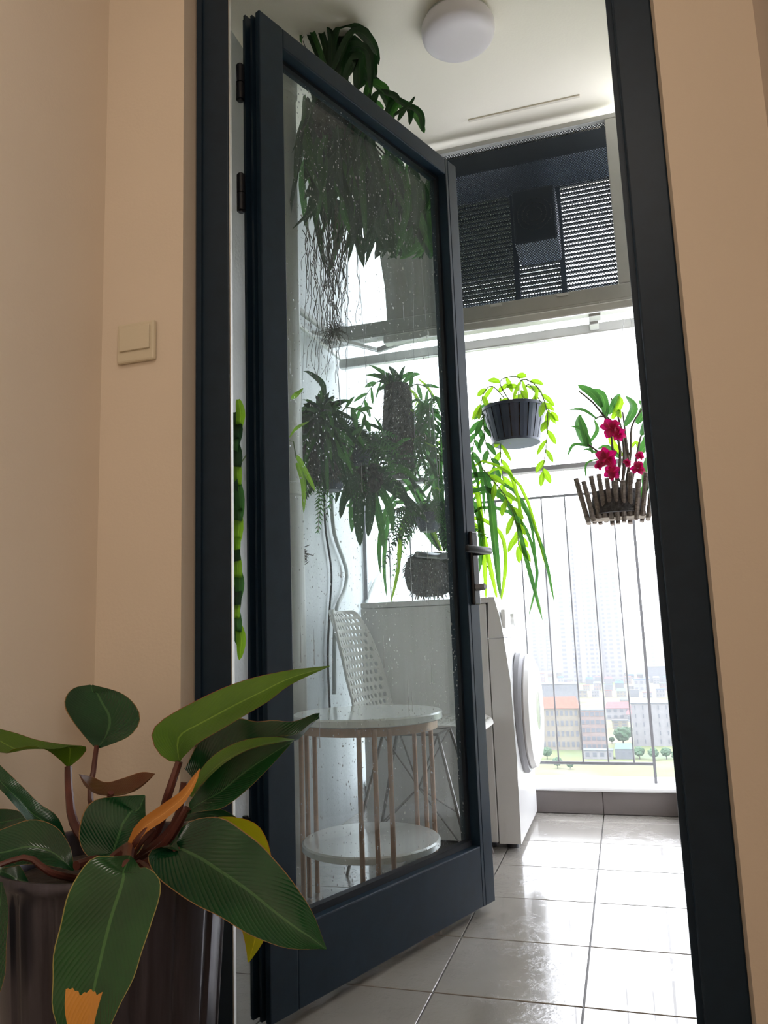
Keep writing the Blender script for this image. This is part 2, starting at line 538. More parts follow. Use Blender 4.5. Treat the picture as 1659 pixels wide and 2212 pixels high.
# door frame
df = root('door_1', (OX0, YF0, 0), kind='structure')
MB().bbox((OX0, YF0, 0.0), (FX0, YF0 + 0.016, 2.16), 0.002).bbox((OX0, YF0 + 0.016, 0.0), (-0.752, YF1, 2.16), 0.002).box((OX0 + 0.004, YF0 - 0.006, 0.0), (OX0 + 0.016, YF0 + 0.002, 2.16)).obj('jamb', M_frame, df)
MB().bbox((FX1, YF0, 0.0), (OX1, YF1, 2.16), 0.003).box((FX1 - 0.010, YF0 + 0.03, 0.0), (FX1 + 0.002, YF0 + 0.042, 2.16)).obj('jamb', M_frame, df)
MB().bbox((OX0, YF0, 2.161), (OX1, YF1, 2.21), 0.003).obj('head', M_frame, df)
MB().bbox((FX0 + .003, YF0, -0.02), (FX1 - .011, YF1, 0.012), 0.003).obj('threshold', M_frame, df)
MB().box((FX0 + 0.0002, YF0 + 0.003, 0.012), (FX0 + 0.0022, YF0 + 0.012, 2.155)).obj('seal', M_alul, df)

# light switch on the wall
sw = root('light_switch', P(298, 742, YW), 'cream square light switch on the wall left of the door frame', 'switch')
c = P(299, 742, YW - 0.0)
MB().bbox((c.x - 0.043, YW - 0.011, c.z - 0.041), (c.x + 0.043, YW - 0.0001, c.z + 0.041), 0.004).obj('plate', mat('switch_plastic', (0.74, 0.66, 0.50), 0.35, noise=0.02), sw)
MB().bbox((c.x - 0.034, YW - 0.0155, c.z - 0.018), (c.x + 0.034, YW - 0.0113, c.z + 0.031), 0.0015).obj('rocker', mat('switch_rocker', (0.76, 0.68, 0.52), 0.3, noise=0.02), sw)

# ------------------------------------------------------------------ door leaf
E_ = V((0.228, 0.573, 0)).normalized()      # towards the free edge
T_ = V((-E_.y, E_.x, 0))                     # from the near face into the leaf
Q_ = V((-0.4, 2.131, 0))


def D(s, t, z):
    return Q_ - E_ * s + T_ * t + V((0, 0, z))


MD = Matrix(((-E_.x, T_.x, 0, Q_.x), (-E_.y, T_.y, 0, Q_.y), (0, 0, 1, 0), (0, 0, 0, 1)))
S0, S1, SI0, SI1 = -0.045, 0.760, 0.014, 0.687
ZB, ZT, ZI0, ZI1 = 0.022, 2.138, 0.172, 2.086
TH = 0.06
door = root('glazed_door', D(S1, 0.03, 0.022), 'open navy-black aluminium door leaf with a rain-spotted glass pane', 'door')
b = MB().bbox((S0, 0.0, ZB), (0.0, TH - 0.012, ZT), 0.0015, MD).bbox((0.0015, 0.0, ZB), (SI0, TH, ZT), 0.0015, MD)
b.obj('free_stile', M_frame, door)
b = MB().bbox((SI1, 0.0, ZB), (S1, 0.014, ZT), 0.002, MD)
b.box((SI1, 0.0141, ZB), (S1 - 0.010, 0.024, ZT), MD).box((SI1, 0.024, ZB), (S1, 0.030, ZT), MD)
b.box((SI1, 0.030, ZB), (S1 - 0.012, 0.044, ZT - 0.012), MD).box((SI1, 0.044, ZB), (S1 + 0.003, 0.050, ZT + 0.01), MD).box((SI1, 0.050, ZB), (S1 - 0.004, TH, ZT + 0.01), MD)
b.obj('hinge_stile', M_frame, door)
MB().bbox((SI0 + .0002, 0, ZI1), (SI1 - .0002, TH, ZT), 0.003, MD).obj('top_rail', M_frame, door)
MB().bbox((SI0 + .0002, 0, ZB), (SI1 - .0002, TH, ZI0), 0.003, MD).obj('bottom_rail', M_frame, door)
# glazing beads and pane
g = 0.038
b = MB()
b.box((SI0, g - 0.01, ZI0), (SI0 + 0.010, g, ZI1), MD).box((SI1 - 0.010, g - 0.01, ZI0), (SI1, g, ZI1), MD)
b.box((SI0 + 0.010, g - 0.01, ZI1 - 0.010), (SI1 - 0.010, g, ZI1), MD).box((SI0 + 0.010, g - 0.018, ZI0), (SI1 - 0.010, g, ZI0 + 0.014), MD)
b.obj('glazing_bead', M_frame2, door)
pane = MB().box((SI0, g + 0.0005, ZI0), (SI1, g + 0.0055, ZI1), MD).obj('glass_pane', M_glass, door)
# drops of water on the pane
db = MB()
rd = random.Random(3)
for k in range(9000):
    s = rd.uniform(SI0 + 0.012, SI1 - 0.012)
    z = rd.uniform(ZI0 + 0.016, ZI1 - 0.012)
    if rd.random() > 0.35 + 0.65 * abs(math.sin(s * 9 + math.sin(z * 3))): continue
    r = 0.0006 + 0.0018 * rd.random() ** 3
    h = r * (1 + 1.5 * rd.random() ** 3)
    tz = g + 0.0004
    c5 = [(s - r, tz, z), (s, tz, z - h), (s + r, tz, z), (s, tz, z + h), (s, tz - r * 0.7, z)]
    db.add([MD @ V(q) for q in c5], [(0, 1, 4), (1, 2, 4), (2, 3, 4), (3, 0, 4), (0, 3, 2, 1)], True)
for k in range(26):
    s = rd.uniform(SI0 + 0.03, SI1 - 0.03); z0 = rd.uniform(ZI0 + 0.02, 1.6); ln = rd.uniform(0.02, 0.12)
    db.tube([D(s + 0.0006 * math.sin(i * 1.7), g, z0 + ln * i / 6) for i in range(7)], [0.0013, 0.001, 0.0007, 0.0007, 0.0006, 0.0005, 0.0003], 5)
db.obj('water_drops', M_drop, pane, kind='stuff', label='small drops and streaks of water on the glass')
# hinges
for z in (0.30, 1.66, 1.93):
    hx = D(S1 + 0.012, 0.052, z)
    b = MB().tube([hx, hx + V((0, 0, 0.04))], 0.0095, 14).tube([hx + V((0, 0, 0.042)), hx + V((0, 0, 0.085))], 0.0095, 14)
    b.tube([hx + V((0, 0, -0.004)), hx + V((0, 0, 0.0))], 0.006, 10).tube([hx + V((0, 0, 0.085)), hx + V((0, 0, 0.089))], 0.006, 10)
    b.obj('hinge', M_frame2, door)
# lock plate, lever, key cylinder
hp = MB().bbox((-0.036, -0.012, 0.80), (-0.004, -0.0003, 1.005), 0.004, MD).obj('lock_plate', M_black, door)
b = MB().tube([D(-0.021, -0.010, 0.945), D(-0.021, -0.050, 0.945)], 0.009, 14)
b.bbox((-0.034, -0.062, 0.936), (0.092, -0.046, 0.956), 0.007, MD)
b.obj('lever_handle', M_black, hp)
MB().tube([D(-0.020, -0.011, 0.848), D(-0.020, -0.034, 0.848)], 0.010, 16).tube([D(-0.020, -0.034, 0.848), D(-0.020, -0.038, 0.848)], 0.007, 16).obj('key_cylinder', M_greyp, hp)
op = MB().bbox((-0.036, TH - 0.0115, 0.80), (-0.004, TH + 0.002, 1.005), 0.004, MD).obj('lock_plate', M_black, door)
b = MB().tube([D(-0.021, TH, 0.945), D(-0.021, TH + 0.05, 0.945)], 0.009, 14)
b.bbox((-0.034, TH + 0.042, 0.937), (0.095, TH + 0.058, 0.954), 0.006, MD)
b.obj('lever_handle', mat('steel_lever', (0.45, 0.46, 0.48), 0.3, metal=0.8, noise=0.03), op)

# ------------------------------------------------------------------ leaf builders


def resample(pts, n):
    """Catmull-Rom through a list of equal-length tuples"""
    pts = [tuple(p) for p in pts]
    k = len(pts); out = []
    # chord parameter
    ln = [0.0]
    for i in range(1, k):
        ln.append(ln[-1] + max(1e-6, math.dist(pts[i], pts[i - 1])))
    for q in range(n + 1):
        tt = ln[-1] * q / n
        i = 0
        while i < k - 2 and ln[i + 1] < tt: i += 1
        u = (tt - ln[i]) / (ln[i + 1] - ln[i])
        p0 = pts[max(i - 1, 0)]; p1 = pts[i]; p2 = pts[i + 1]; p3 = pts[min(i + 2, k - 1)]
        out.append(tuple(0.5 * (2 * b_ + (c_ - a_) * u + (2 * a_ - 5 * b_ + 4 * c_ - d_) * u * u + (-a_ + 3 * b_ - 3 * c_ + d_) * u ** 3)
                         for a_, b_, c_, d_ in zip(p0, p1, p2, p3)))
    return out


def sheet(name, rows, m, parent, **k):
    """rows of points -> smooth sheet with UVs"""
    n = len(rows); w_ = len(rows[0])
    me = bpy.data.meshes.new(name)
    vs = [tuple(p) for r_ in rows for p in r_]
    fs = [(i * w_ + j, i * w_ + j + 1, (i + 1) * w_ + j + 1, (i + 1) * w_ + j) for i in range(n - 1) for j in range(w_ - 1)]
    me.from_pydata(vs, [], fs)
    uvl = me.uv_layers.new(name='UVMap')
    for poly in me.polygons:
        for li in poly.loop_indices:
            vi = me.loops[li].vertex_index
            uvl.data[li].uv = ((vi // w_) / (n - 1), (vi % w_) / (w_ - 1))
    me.polygons.foreach_set('use_smooth', [True] * len(me.polygons))
    me.materials.append(m)
    o = bpy.data.objects.new(name, me)
    col.objects.link(o)
    off = V((0, 0, 0)); p = parent
    while p is not None:
        off += p.location; p = p.parent
    o.parent = parent
    o.location = -off
    tag(o, **k)
    recentre(o)
    return o


def leaf_outline(name, left, right, m, parent, fold=0.010, n=22, wob=0.0, **k):
    """blade between two edges, each a list of (px,py,Y) from base to tip, at its own depth"""
    L_ = [P(*q) for q in left]; R_ = [P(*q) for q in right]
    a = [V(q) for q in resample(L_, n)]; b_ = [V(q) for q in resample(R_, n)]
    rows = []
    for i in range(n + 1):
        mid = (a[i] + b_[i]) / 2
        tan = (a[min(i + 1, n)] + b_[min(i + 1, n)] - a[max(i - 1, 0)] - b_[max(i - 1, 0)])
        nr = (b_[i] - a[i]).cross(tan)
        if nr.length < 1e-9: nr = V((0, -1, 0))
        nr.normalize()
        if nr.dot(mid - cam_loc) < 0: nr = -nr      # push the midrib away from the viewer
        row = []
        wl = (b_[i] - a[i]).length
        for j in range(9):
            v = j / 8
            prof = 1 - abs(2 * v - 1) ** 1.3
            ripple = wob * math.sin(i * 1.1 + (0 if v < .5 else 1.5)) * abs(2 * v - 1) ** 2
            row.append(a[i].lerp(b_[i], v) + nr * (fold * prof * min(1, wl / 0.05) + ripple))
        rows.append(row)
    return sheet(name, rows, m, parent, **k)


def leaf(name, pts, w, m, parent, n=7, nrm=None, prof='lance', fold=0.2, **k):
    """narrow blade along a curve of 3-D points, half-width w"""
    c_ = [V(q) for q in resample([tuple(p) for p in pts], n)]
    nrm = V(nrm) if nrm is not None else V((random.uniform(-.6, .6), -1, random.uniform(-.2, .6)))
    rows = []
    for i, p in enumerate(c_):
        u = i / n
        t = (c_[min(i + 1, n)] - c_[max(i - 1, 0)]).normalized()
        s = t.cross(nrm)
        if s.length < 1e-4: s = t.orthogonal()
        s.normalize()
        nn = s.cross(t)
        if prof == 'lance': f = max(0.03, math.sin(math.pi * min(1, u * 0.93 + 0.07)) ** 0.7)
        elif prof == 'strap': f = min(1, u * 5 + 0.35) * (1 - max(0, u - 0.75) / 0.25) ** 0.5 if u < 1 else 0.03
        elif prof == 'fat': f = max(0.03, math.sin(math.pi * u ** 0.8)) if u > 0 else 0.08
        else: f = max(0.03, (4 * u * (1 - u)) ** 0.6)
        hw = w * max(0.04, f)
        rows.append([p - s * hw, p - s * hw * 0.5 - nn * hw * fold, p - nn * hw * fold * 1.6, p + s * hw * 0.5 - nn * hw * fold, p + s * hw])
    return sheet(name, rows, m, parent, **k)


def arch(base, d, ln, droop, k=5):
    d = V(d).normalized()
    return [V(base) + d * ln * (i / k) + V((0, 0, -droop * ln * (i / k) ** 2)) for i in range(k + 1)]


# ------------------------------------------------------------------ the potted philodendron in the foreground
PY = 0.95
pc = P(228, 1900, PY); pcx = pc.x; pcy = PY + 0.02
rimz = P(228, 1885, pcy - 0.10).z
PR = 0.152
phil = root('potted_philodendron', (pcx, pcy, -0.02), 'large leafy green philodendron in a dark ribbed pot at the foot of the wall', 'plant')


def potmesh():
    n = 288; b = MB(); prof = []
    H = rimz + 0.02
    prof = [(0.78, 0), (0.80, 0.004), (0.985, H * 0.93), (1.0, H * 0.965), (1.03, H * 0.975), (1.03, H * 1.0), (0.99, H * 1.0), (0.95, H * 0.99), (0.93, H * 0.90)]
    vs = []; fs = []
    for q, (rr_, h) in enumerate(prof):
        for k in range(n):
            th = 2 * math.pi * k / n
            rib = 1.0
            if q in (1, 2):
                rib = 1 + 0.016 * (1 if (k % 16) < 12 else -0.6)
            vs.append((pcx + PR * rr_ * rib * math.cos(th), pcy + PR * rr_ * rib * math.sin(th), -0.02 + h))
    for q in range(len(prof) - 1):
        for k in range(n):
            fs.append((q * n + k, q * n + (k + 1) % n, (q + 1) * n + (k + 1) % n, (q + 1) * n + k))
    fs.append(tuple(range(n)))
    b.add(vs, fs, True)
    return b


M_pot = mat('ribbed_pewter_pot', (0.050, 0.046, 0.060), 0.30, metal=0.5, noise=0.25, nscale=9, stretch=(14, 14, 0.6))
potmesh().obj('pot', M_pot, phil, label='dark pewter-coloured pot with vertical ribs')
MB().lathe([(0.0, 0.012), (PR * 0.5, 0.008), (PR * 0.935, 0.0)], (pcx, pcy, rimz - 0.035), 40).obj('soil', M_soil, phil)
crown = V((pcx + 0.01, pcy, rimz - 0.03))


def petiole(pts, r=0.0045, m=M_petiole, lab=None):
    q = resample([tuple(p) for p in pts], 10)
    MB().tube(q, [r * 1.35 - r * 0.5 * i / 10 for i in range(11)], 8).obj('petiole', m, phil)


Y = PY
# upright rounded leaf against the wall
leaf_outline('leaf', [(208, 1618, 1.08), (190, 1600, 1.08), (158, 1560, 1.08), (140, 1528, 1.085), (143, 1503, 1.09), (162, 1485, 1.09), (195, 1479, 1.095)],
             [(210, 1618, 1.08), (240, 1608, 1.06), (280, 1590, 1.05), (302, 1560, 1.05), (296, 1528, 1.055), (262, 1497, 1.07), (200, 1479, 1.095)], L_phil, phil, 0.012,
             label='upright rounded leaf seen against the wall')
petiole([crown + V((-.02, .03, 0)), P(197, 1735, 1.05), P(203, 1660, 1.075), P(209, 1610, 1.078)])
# long light leaf reaching right in front of the frame
leaf_outline('leaf', [(386, 1647, 1.0), (356, 1640, 1.0), (332, 1610, 1.0), (328, 1582, 1.0), (350, 1555, 1.0), (420, 1515, 1.01), (510, 1475, 1.02), (610, 1450, 1.03), (712, 1438, 1.05)],
             [(388, 1648, 0.99), (392, 1640, 0.985), (420, 1612, 0.98), (450, 1592, 0.97), (480, 1575, 0.97), (530, 1545, 0.98), (580, 1515, 1.0), (630, 1478, 1.02), (712, 1440, 1.05)], L_philg, phil, 0.008,
             label='long light green pointed leaf reaching right')
petiole([crown, P(335, 1800, 1.0), P(362, 1720, 0.99), P(387, 1645, 0.995)], 0.006)
# dark glossy leaf behind it
leaf_outline('leaf', [(398, 1660, 1.02), (415, 1625, 1.03), (450, 1585, 1.06), (500, 1555, 1.07), (560, 1556, 1.08), (620, 1558, 1.08), (690, 1540, 1.09)],
             [(400, 1700, 1.0), (430, 1690, 0.98), (470, 1650, 0.98), (520, 1612, 0.98), (570, 1598, 1.0), (635, 1585, 1.03), (691, 1552, 1.09)], L_phil, phil, 0.022, wob=0.002,
             label='dark glossy leaf crossing the door frame')
petiole([crown, P(372, 1790, 1.0), P(398, 1690, 1.01)], 0.006)
# leaf with folded-over light edge
leaf_outline('leaf', [(410, 1720, 0.96), (430, 1668, 0.96), (470, 1625, 0.96), (530, 1598, 0.97), (590, 1592, 0.98), (635, 1597, 0.99)],
             [(415, 1722, 0.95), (440, 1690, 0.93), (490, 1645, 0.92), (540, 1618, 0.93), (590, 1606, 0.96), (636, 1598, 0.99)], L_philg, phil, 0.006,
             label='narrow folded light green leaf edge')
leaf_outline('leaf', [(408, 1735, 0.975), (432, 1700, 0.97), (475, 1655, 0.965), (530, 1622, 0.97), (580, 1608, 0.98), (632, 1600, 0.995)],
             [(400, 1760, 0.96), (440, 1752, 0.95), (482, 1745, 0.95), (535, 1705, 0.96), (585, 1655, 0.97), (633, 1602, 0.995)], L_phil, phil, 0.010)
petiole([crown, P(350, 1830, 0.96), P(405, 1745, 0.965)], 0.006)
# broad leaf leaning out to the lower right
leaf_outline('leaf', [(385, 1838, 0.90), (345, 1828, 0.89), (320, 1848, 0.88), (332, 1885, 0.86), (375, 1925, 0.85), (430, 1958, 0.845), (490, 1990, 0.84), (550, 2025, 0.84), (620, 2048, 0.84), (704, 2051, 0.84)],
             [(386, 1836, 0.90), (382, 1812, 0.91), (400, 1782, 0.93), (440, 1764, 0.94), (490, 1772, 0.93), (540, 1805, 0.92), (590, 1852, 0.90), (640, 1915, 0.88), (680, 1980, 0.86), (705, 2050, 0.84)], L_phil, phil, 0.012, n=28, wob=0.0015,
             label='broad dark glossy leaf leaning out over the pot to the right')
petiole([crown + V((0.02, -0.03, 0.0)), P(345, 1850, 0.93), P(383, 1838, 0.905)], 0.006)
# yellow leaf behind it
leaf_outline('leaf', [(470, 1765, 0.965), (500, 1764, 0.965), (545, 1775, 0.965), (570, 1800, 0.965), (586, 1850, 0.965), (590, 1930, 0.965), (575, 2020, 0.965), (538, 2079, 0.965)],
             [(465, 1770, 0.955), (470, 1800, 0.955), (480, 1850, 0.955), (490, 1900, 0.955), (505, 1960, 0.955), (520, 2000, 0.955), (530, 2040, 0.955), (535, 2078, 0.965)], L_yel, phil, 0.006,
             label='yellowing leaf half hidden behind the broad one')
petiole([crown, P(420, 1800, 0.97), P(468, 1768, 0.96)], 0.004)
leaf_outline('leaf', [(400, 1760, 0.985), (430, 1742, 0.985), (470, 1745, 0.985), (510, 1765, 0.985), (545, 1800, 0.985)],
             [(398, 1775, 0.975), (430, 1772, 0.975), (470, 1778, 0.975), (510, 1790, 0.975), (544, 1803, 0.985)], L_phil, phil, 0.006)
# big leaf hanging over the front of the pot
leaf_outline('leaf', [(272, 1866, 0.79), (238, 1850, 0.79), (195, 1858, 0.775), (158, 1905, 0.76), (135, 1975, 0.75), (118, 2050, 0.745), (112, 2120, 0.74), (118, 2200, 0.735), (150, 2290, 0.735), (178, 2330, 0.74)],
             [(276, 1866, 0.79), (300, 1872, 0.79), (335, 1885, 0.78), (348, 1915, 0.77), (343, 1950, 0.765), (328, 1990, 0.76), (310, 2050, 0.75), (285, 2120, 0.74), (240, 2212, 0.735), (182, 2330, 0.74)], L_philf, phil, 0.010, n=30, wob=0.0012,
             label='large green leaf hanging over the front of the pot, orange patch at its tip')
petiole([crown + V((0.0, -0.05, 0.01)), P(272, 1835, 0.86), P(276, 1850, 0.82), P(275, 1868, 0.79)], 0.007)
# dry orange sheath
leaf('leaf_sheath', [P(272, 1862, 0.87), P(300, 1795, 0.87), P(352, 1755, 0.87), P(400, 1715, 0.87), P(432, 1660, 0.88)], 0.009, L_dry, phil, 12, nrm=(0.2, -1, 0.3), fold=0.4, label='dry orange leaf sheath')
petiole([crown + V((0.01, -0.02, 0.0)), P(290, 1830, 0.88), P(330, 1785, 0.88)], 0.007)
# small cupped reddish leaf
leaf_outline('leaf', [(170, 1672, 1.0), (195, 1700, 0.985), (225, 1718, 0.97), (262, 1718, 0.97), (300, 1700, 0.985), (335, 1672, 1.0)],
             [(170, 1672, 1.0), (200, 1678, 1.03), (228, 1690, 1.03), (262, 1682, 1.03), (305, 1668, 1.02), (335, 1671, 1.0)], L_philr, phil, 0.012,
             label='cupped reddish young leaf')
petiole([crown + V((-.01, .02, 0)), P(235, 1760, 1.0), P(240, 1712, 0.99)], 0.005)
# dark leaf, tip folded, before the wall
leaf_outline('leaf', [(235, 1860, 0.93), (190, 1850, 0.93), (170, 1810, 0.94), (180, 1755, 0.95), (205, 1728, 0.96), (255, 1720, 0.96), (312, 1717, 0.96)],
             [(238, 1860, 0.93), (290, 1850, 0.92), (312, 1820, 0.92), (315, 1790, 0.93), (315, 1765, 0.93), (314, 1745, 0.94), (314, 1719, 0.96)], L_phil, phil, 0.016)
# leaves on the left
leaf_outline('leaf', [(148, 1658, 1.02), (176, 1635, 1.02), (186, 1613, 1.01), (140, 1608, 1.0), (80, 1598, 0.98), (30, 1582, 0.97), (-60, 1560, 0.96)],
             [(146, 1658, 1.02), (125, 1638, 1.0), (100, 1620, 0.97), (70, 1612, 0.95), (30, 1618, 0.93), (0, 1626, 0.92), (-60, 1570, 0.95)], L_philg, phil, 0.006,
             label='pale green leaf pointing left against the wall')
petiole([crown + V((-.04, .02, 0)), P(163, 1785, 1.0), P(150, 1720, 1.01), P(147, 1656, 1.02)], 0.006)
leaf_outline('leaf', [(-70, 1600, 0.90), (-20, 1632, 0.90), (0, 1652, 0.90), (45, 1695, 0.90), (85, 1735, 0.91), (125, 1765, 0.92), (150, 1830, 0.93)],
             [(-75, 1640, 0.89), (-30, 1680, 0.88), (0, 1705, 0.87), (40, 1750, 0.88), (65, 1780, 0.89), (100, 1810, 0.91), (145, 1840, 0.93)], L_phil, phil, 0.008)
leaf_outline('leaf', [(160, 1880, 0.90), (152, 1830, 0.90), (120, 1785, 0.90), (70, 1770, 0.89), (20, 1785, 0.88), (-40, 1810, 0.87), (-90, 1840, 0.86)],
             [(158, 1882, 0.90), (130, 1875, 0.88), (90, 1868, 0.87), (50, 1868, 0.86), (10, 1875, 0.85), (-40, 1878, 0.85), (-90, 1850, 0.86)], L_phil, phil, 0.014)
leaf_outline('leaf', [(-60, 1760, 0.99), (-20, 1750, 0.99), (10, 1747, 0.99), (40, 1752, 0.98), (62, 1768, 0.97)],
             [(-60, 1780, 0.98), (-20, 1800, 0.97), (10, 1795, 0.97), (35, 1782, 0.97), (62, 1770, 0.97)], L_phil, phil, 0.006)
leaf_outline('leaf', [(60, 1900, 0.86), (40, 1868, 0.86), (0, 1862, 0.85), (-30, 1872, 0.84)], [(62, 1910, 0.86), (30, 1925, 0.85), (0, 1900, 0.84), (-30, 1890, 0.84)], L_phil, phil, 0.006)
leaf_outline('leaf', [(0, 1905, 0.80), (-20, 1940, 0.80), (-60, 2010, 0.80), (-70, 2100, 0.80), (-40, 2200, 0.80)], [(5, 1905, 0.80), (18, 1960, 0.80), (14, 2040, 0.80), (8, 2120, 0.80), (-30, 2210, 0.80)], L_phil, phil, 0.006)
petiole([crown + V((-.03, -.04, 0)), P(110, 1885, 0.87), P(60, 1852, 0.86), P(0, 1868, 0.84)], 0.004)
for a_, b_ in (((-.02, -.03), (165, 1870, .88)), ((.03, .0), (240, 1880, .88)), ((0.04, -0.04), (330, 1890, .88)), ((.02, .03), (300, 1790, .98))):
    q = P(*b_)
    MB().tube(resample([tuple(crown + V((a_[0], a_[1], -.02))), tuple((crown + q) / 2 + V((0, 0, .01))), tuple(q)], 8), 0.006, 8).obj('petiole', M_petiole, phil)
MB().tube([crown + V((0, 0, -0.03)), crown + V((0.0, -0.0, 0.03)), crown + V((0.01, -0.01, 0.055))], [0.03, 0.026, 0.012], 12).obj('trunk', M_petiole, phil)

# ------------------------------------------------------------------ balcony fixtures
lc = PZ(989, 62, CZ - 0.03)
lamp = root('ceiling_lamp', (lc.x, lc.y, CZ), 'round white flush ceiling lamp, switched off', 'lamp')
LR = 0.124
MB().lathe([(LR * 0.90, CZ), (LR * 0.93, CZ - 0.02)], (lc.x, lc.y, 0), 48).obj('base', M_alul, lamp)
MB().lathe([(LR * 0.97, CZ - 0.018), (LR, CZ - 0.026), (LR, CZ - 0.045), (LR * 0.97, CZ - 0.060), (LR * 0.88, CZ - 0.071), (LR * 0.65, CZ - 0.079), (LR * 0.35, CZ - 0.083), (0.0005, CZ - 0.084)], (lc.x, lc.y, 0), 64).obj('diffuser', M_shade, lamp)

pipe = root('drain_pipe', (-1.02, 2.30, 0), 'pale grey drain pipe rising from floor to ceiling behind the door', 'pipe')
MB().tube([(-1.02, 2.30, 0), (-1.02, 2.30, CZ)], 0.054, 28).obj('tube', M_pipe, pipe)
MB().lathe([(0.0545, CZ - 0.16), (0.060, CZ - 0.155), (0.060, CZ - 0.09), (0.0545, CZ - 0.085)], (-1.02, 2.30, 0), 32).obj('collar', M_pipe, pipe)
MB().lathe([(0.0545, 1.18), (0.060, 1.185), (0.060, 1.22), (0.0545, 1.225)], (-1.02, 2.30, 0), 32).obj('collar', M_pipe, pipe)

# ceiling seam / curtain track
MB().box((P(990, 300, 2.6).x, 2.86, CZ - 0.006), (P(1255, 243, 2.75).x, 2.872, CZ)).obj('trim_2', mat('ceiling_track', (0.72, 0.66, 0.55), 0.6, noise=0.03), kind='structure')

# caged outdoor unit under the ceiling
AY = 2.95
atl, atr = P(952, 330, AY), P(1336, 240, AY)
ax1 = P(1337, 256, AY).x; az1 = P(1336, 240, AY).z; az0 = P(1377, 606, AY).z - 0.0
ax0 = P(930, 500, AY).x
cage = root('air_conditioner_cage', ((ax0 + ax1) / 2, AY, az0 - 0.07), 'grey framed cage with dark wire mesh hung below the balcony ceiling', 'cage')
fwid = 0.045
MB().bbox((ax0, AY, az1 - 0.022), (ax1 + 0.0, AY + 0.04, az1), 0.003).obj('top_rail', M_alu, cage)
MB().bbox((ax1 - 0.055, AY - 0.001, az0), (ax1 - 0.0, AY + 0.04, az1 - 0.0225), 0.003).obj('post', M_alu, cage)
MB().bbox((ax0, AY - 0.001, az0), (ax0 + 0.04, AY + 0.04, az1 - 0.0225), 0.003).obj('post', M_alu, cage)
xl = BX0 + 0.002
MB().bbox((xl, AY - 0.006, az0 - 0.062), (ax1 + 0.03, AY + 0.045, az0 - 0.004), 0.003).bbox((xl, AY - 0.010, az0 - 0.072), (ax1 + 0.035, AY + 0.045, az0 - 0.0625), 0.002).obj('bottom_rail', M_alu, cage)
for px in (1070, 1215):
    q = P(px, 640, AY - 0.008)
    MB().bbox((q.x - 0.022, AY - 0.012, az0 - 0.020), (q.x + 0.022, AY - 0.0065, az0 - 0.010), 0.002).obj('clip', M_alul, cage)
# wire mesh: two crossed families of thin wires
b = MB()
mx0, mx1, mz0, mz1 = ax0 + 0.04, ax1 - 0.055, az0, az1 - 0.0225
sp_ = 0.011
H = mz1 - mz0; Wd = mx1 - mx0
k = -H
while k < Wd:
    for sgn in (1, -1):
        a0 = max(0, k); a1 = min(Wd, k + H)
        if a1 > a0 + 0.004:
            z_a, z_b = a0 - k, a1 - k
            if sgn < 0: z_a, z_b = H - z_a, H - z_b
            d = V((a1 - a0, 0, z_b - z_a)).normalized(); nn = V((-d.z, 0, d.x)) * 0.0014
            p0 = V((mx0 + a0, AY + 0.018 + 0.001 * sgn, mz0 + z_a)); p1 = V((mx0 + a1, AY + 0.018 + 0.001 * sgn, mz0 + z_b))
            b.add([p0 - nn, p0 + nn, p1 + nn, p1 - nn], [(0, 1, 2, 3)])
    k += sp_
b.obj('wire_mesh', M_mesh, cage, kind='stuff', label='dark crossed wire mesh filling the cage front')
# louvre blades on the outer side, seen through the mesh
SY = 3.34
lx0, lx1 = P(985, 500, SY).x - 0.12, P(1312, 500, SY).x + 0.03
zt_, zb_ = P(1250, 262, SY).z, P(1250, 625, SY).z
lv = root('louvre_screen', ((lx0 + lx1) / 2, SY, zb_ - 0.03), 'dark horizontal louvre screen behind the wire mesh cage', 'louvre')
nsl = 25
zt_ = min(zt_, CZ - 0.07)
pA, pB = P(1110, 500, SY - 0.01).x, P(1210, 500, SY - 0.01).x
for i in range(nsl):
    z = zb_ + (zt_ - zb_) * (i + 0.5) / nsl
    for (xa, xb, ang) in ((lx0, pA - 0.0125, 1), (pA + 0.0125, pB - 0.0125, 7), (pB + 0.0125, lx1, 15)):
        Mx = Matrix.Translation(V((0, SY + 0.02, z))) @ Matrix.Rotation(R(ang + random.uniform(-.8, .8)), 4, 'X')
        MB().bbox((xa, -0.016, -0.0035), (xb, 0.016, 0.0035), 0.001, Mx).obj('slat', M_mesh, lv)
for x in (pA, pB):
    MB().bbox((x - 0.012, SY + 0.0, zb_ - 0.02), (x + 0.012, SY + 0.04, zt_ + 0.02), 0.002).obj('post', M_mesh, lv)
for x in (lx0 - 0.012, lx1 + 0.012):
    MB().bbox((x - 0.012, SY - 0.012, zb_ - 0.03), (x + 0.012, SY + 0.045, zt_ + 0.03), 0.002).obj('post', M_mesh, lv)
MB().bbox((lx0 - 0.024, SY - 0.012, zt_ + 0.031), (lx1 + 0.024, SY + 0.045, CZ - 0.003), 0.002).obj('header', M_mesh, lv)
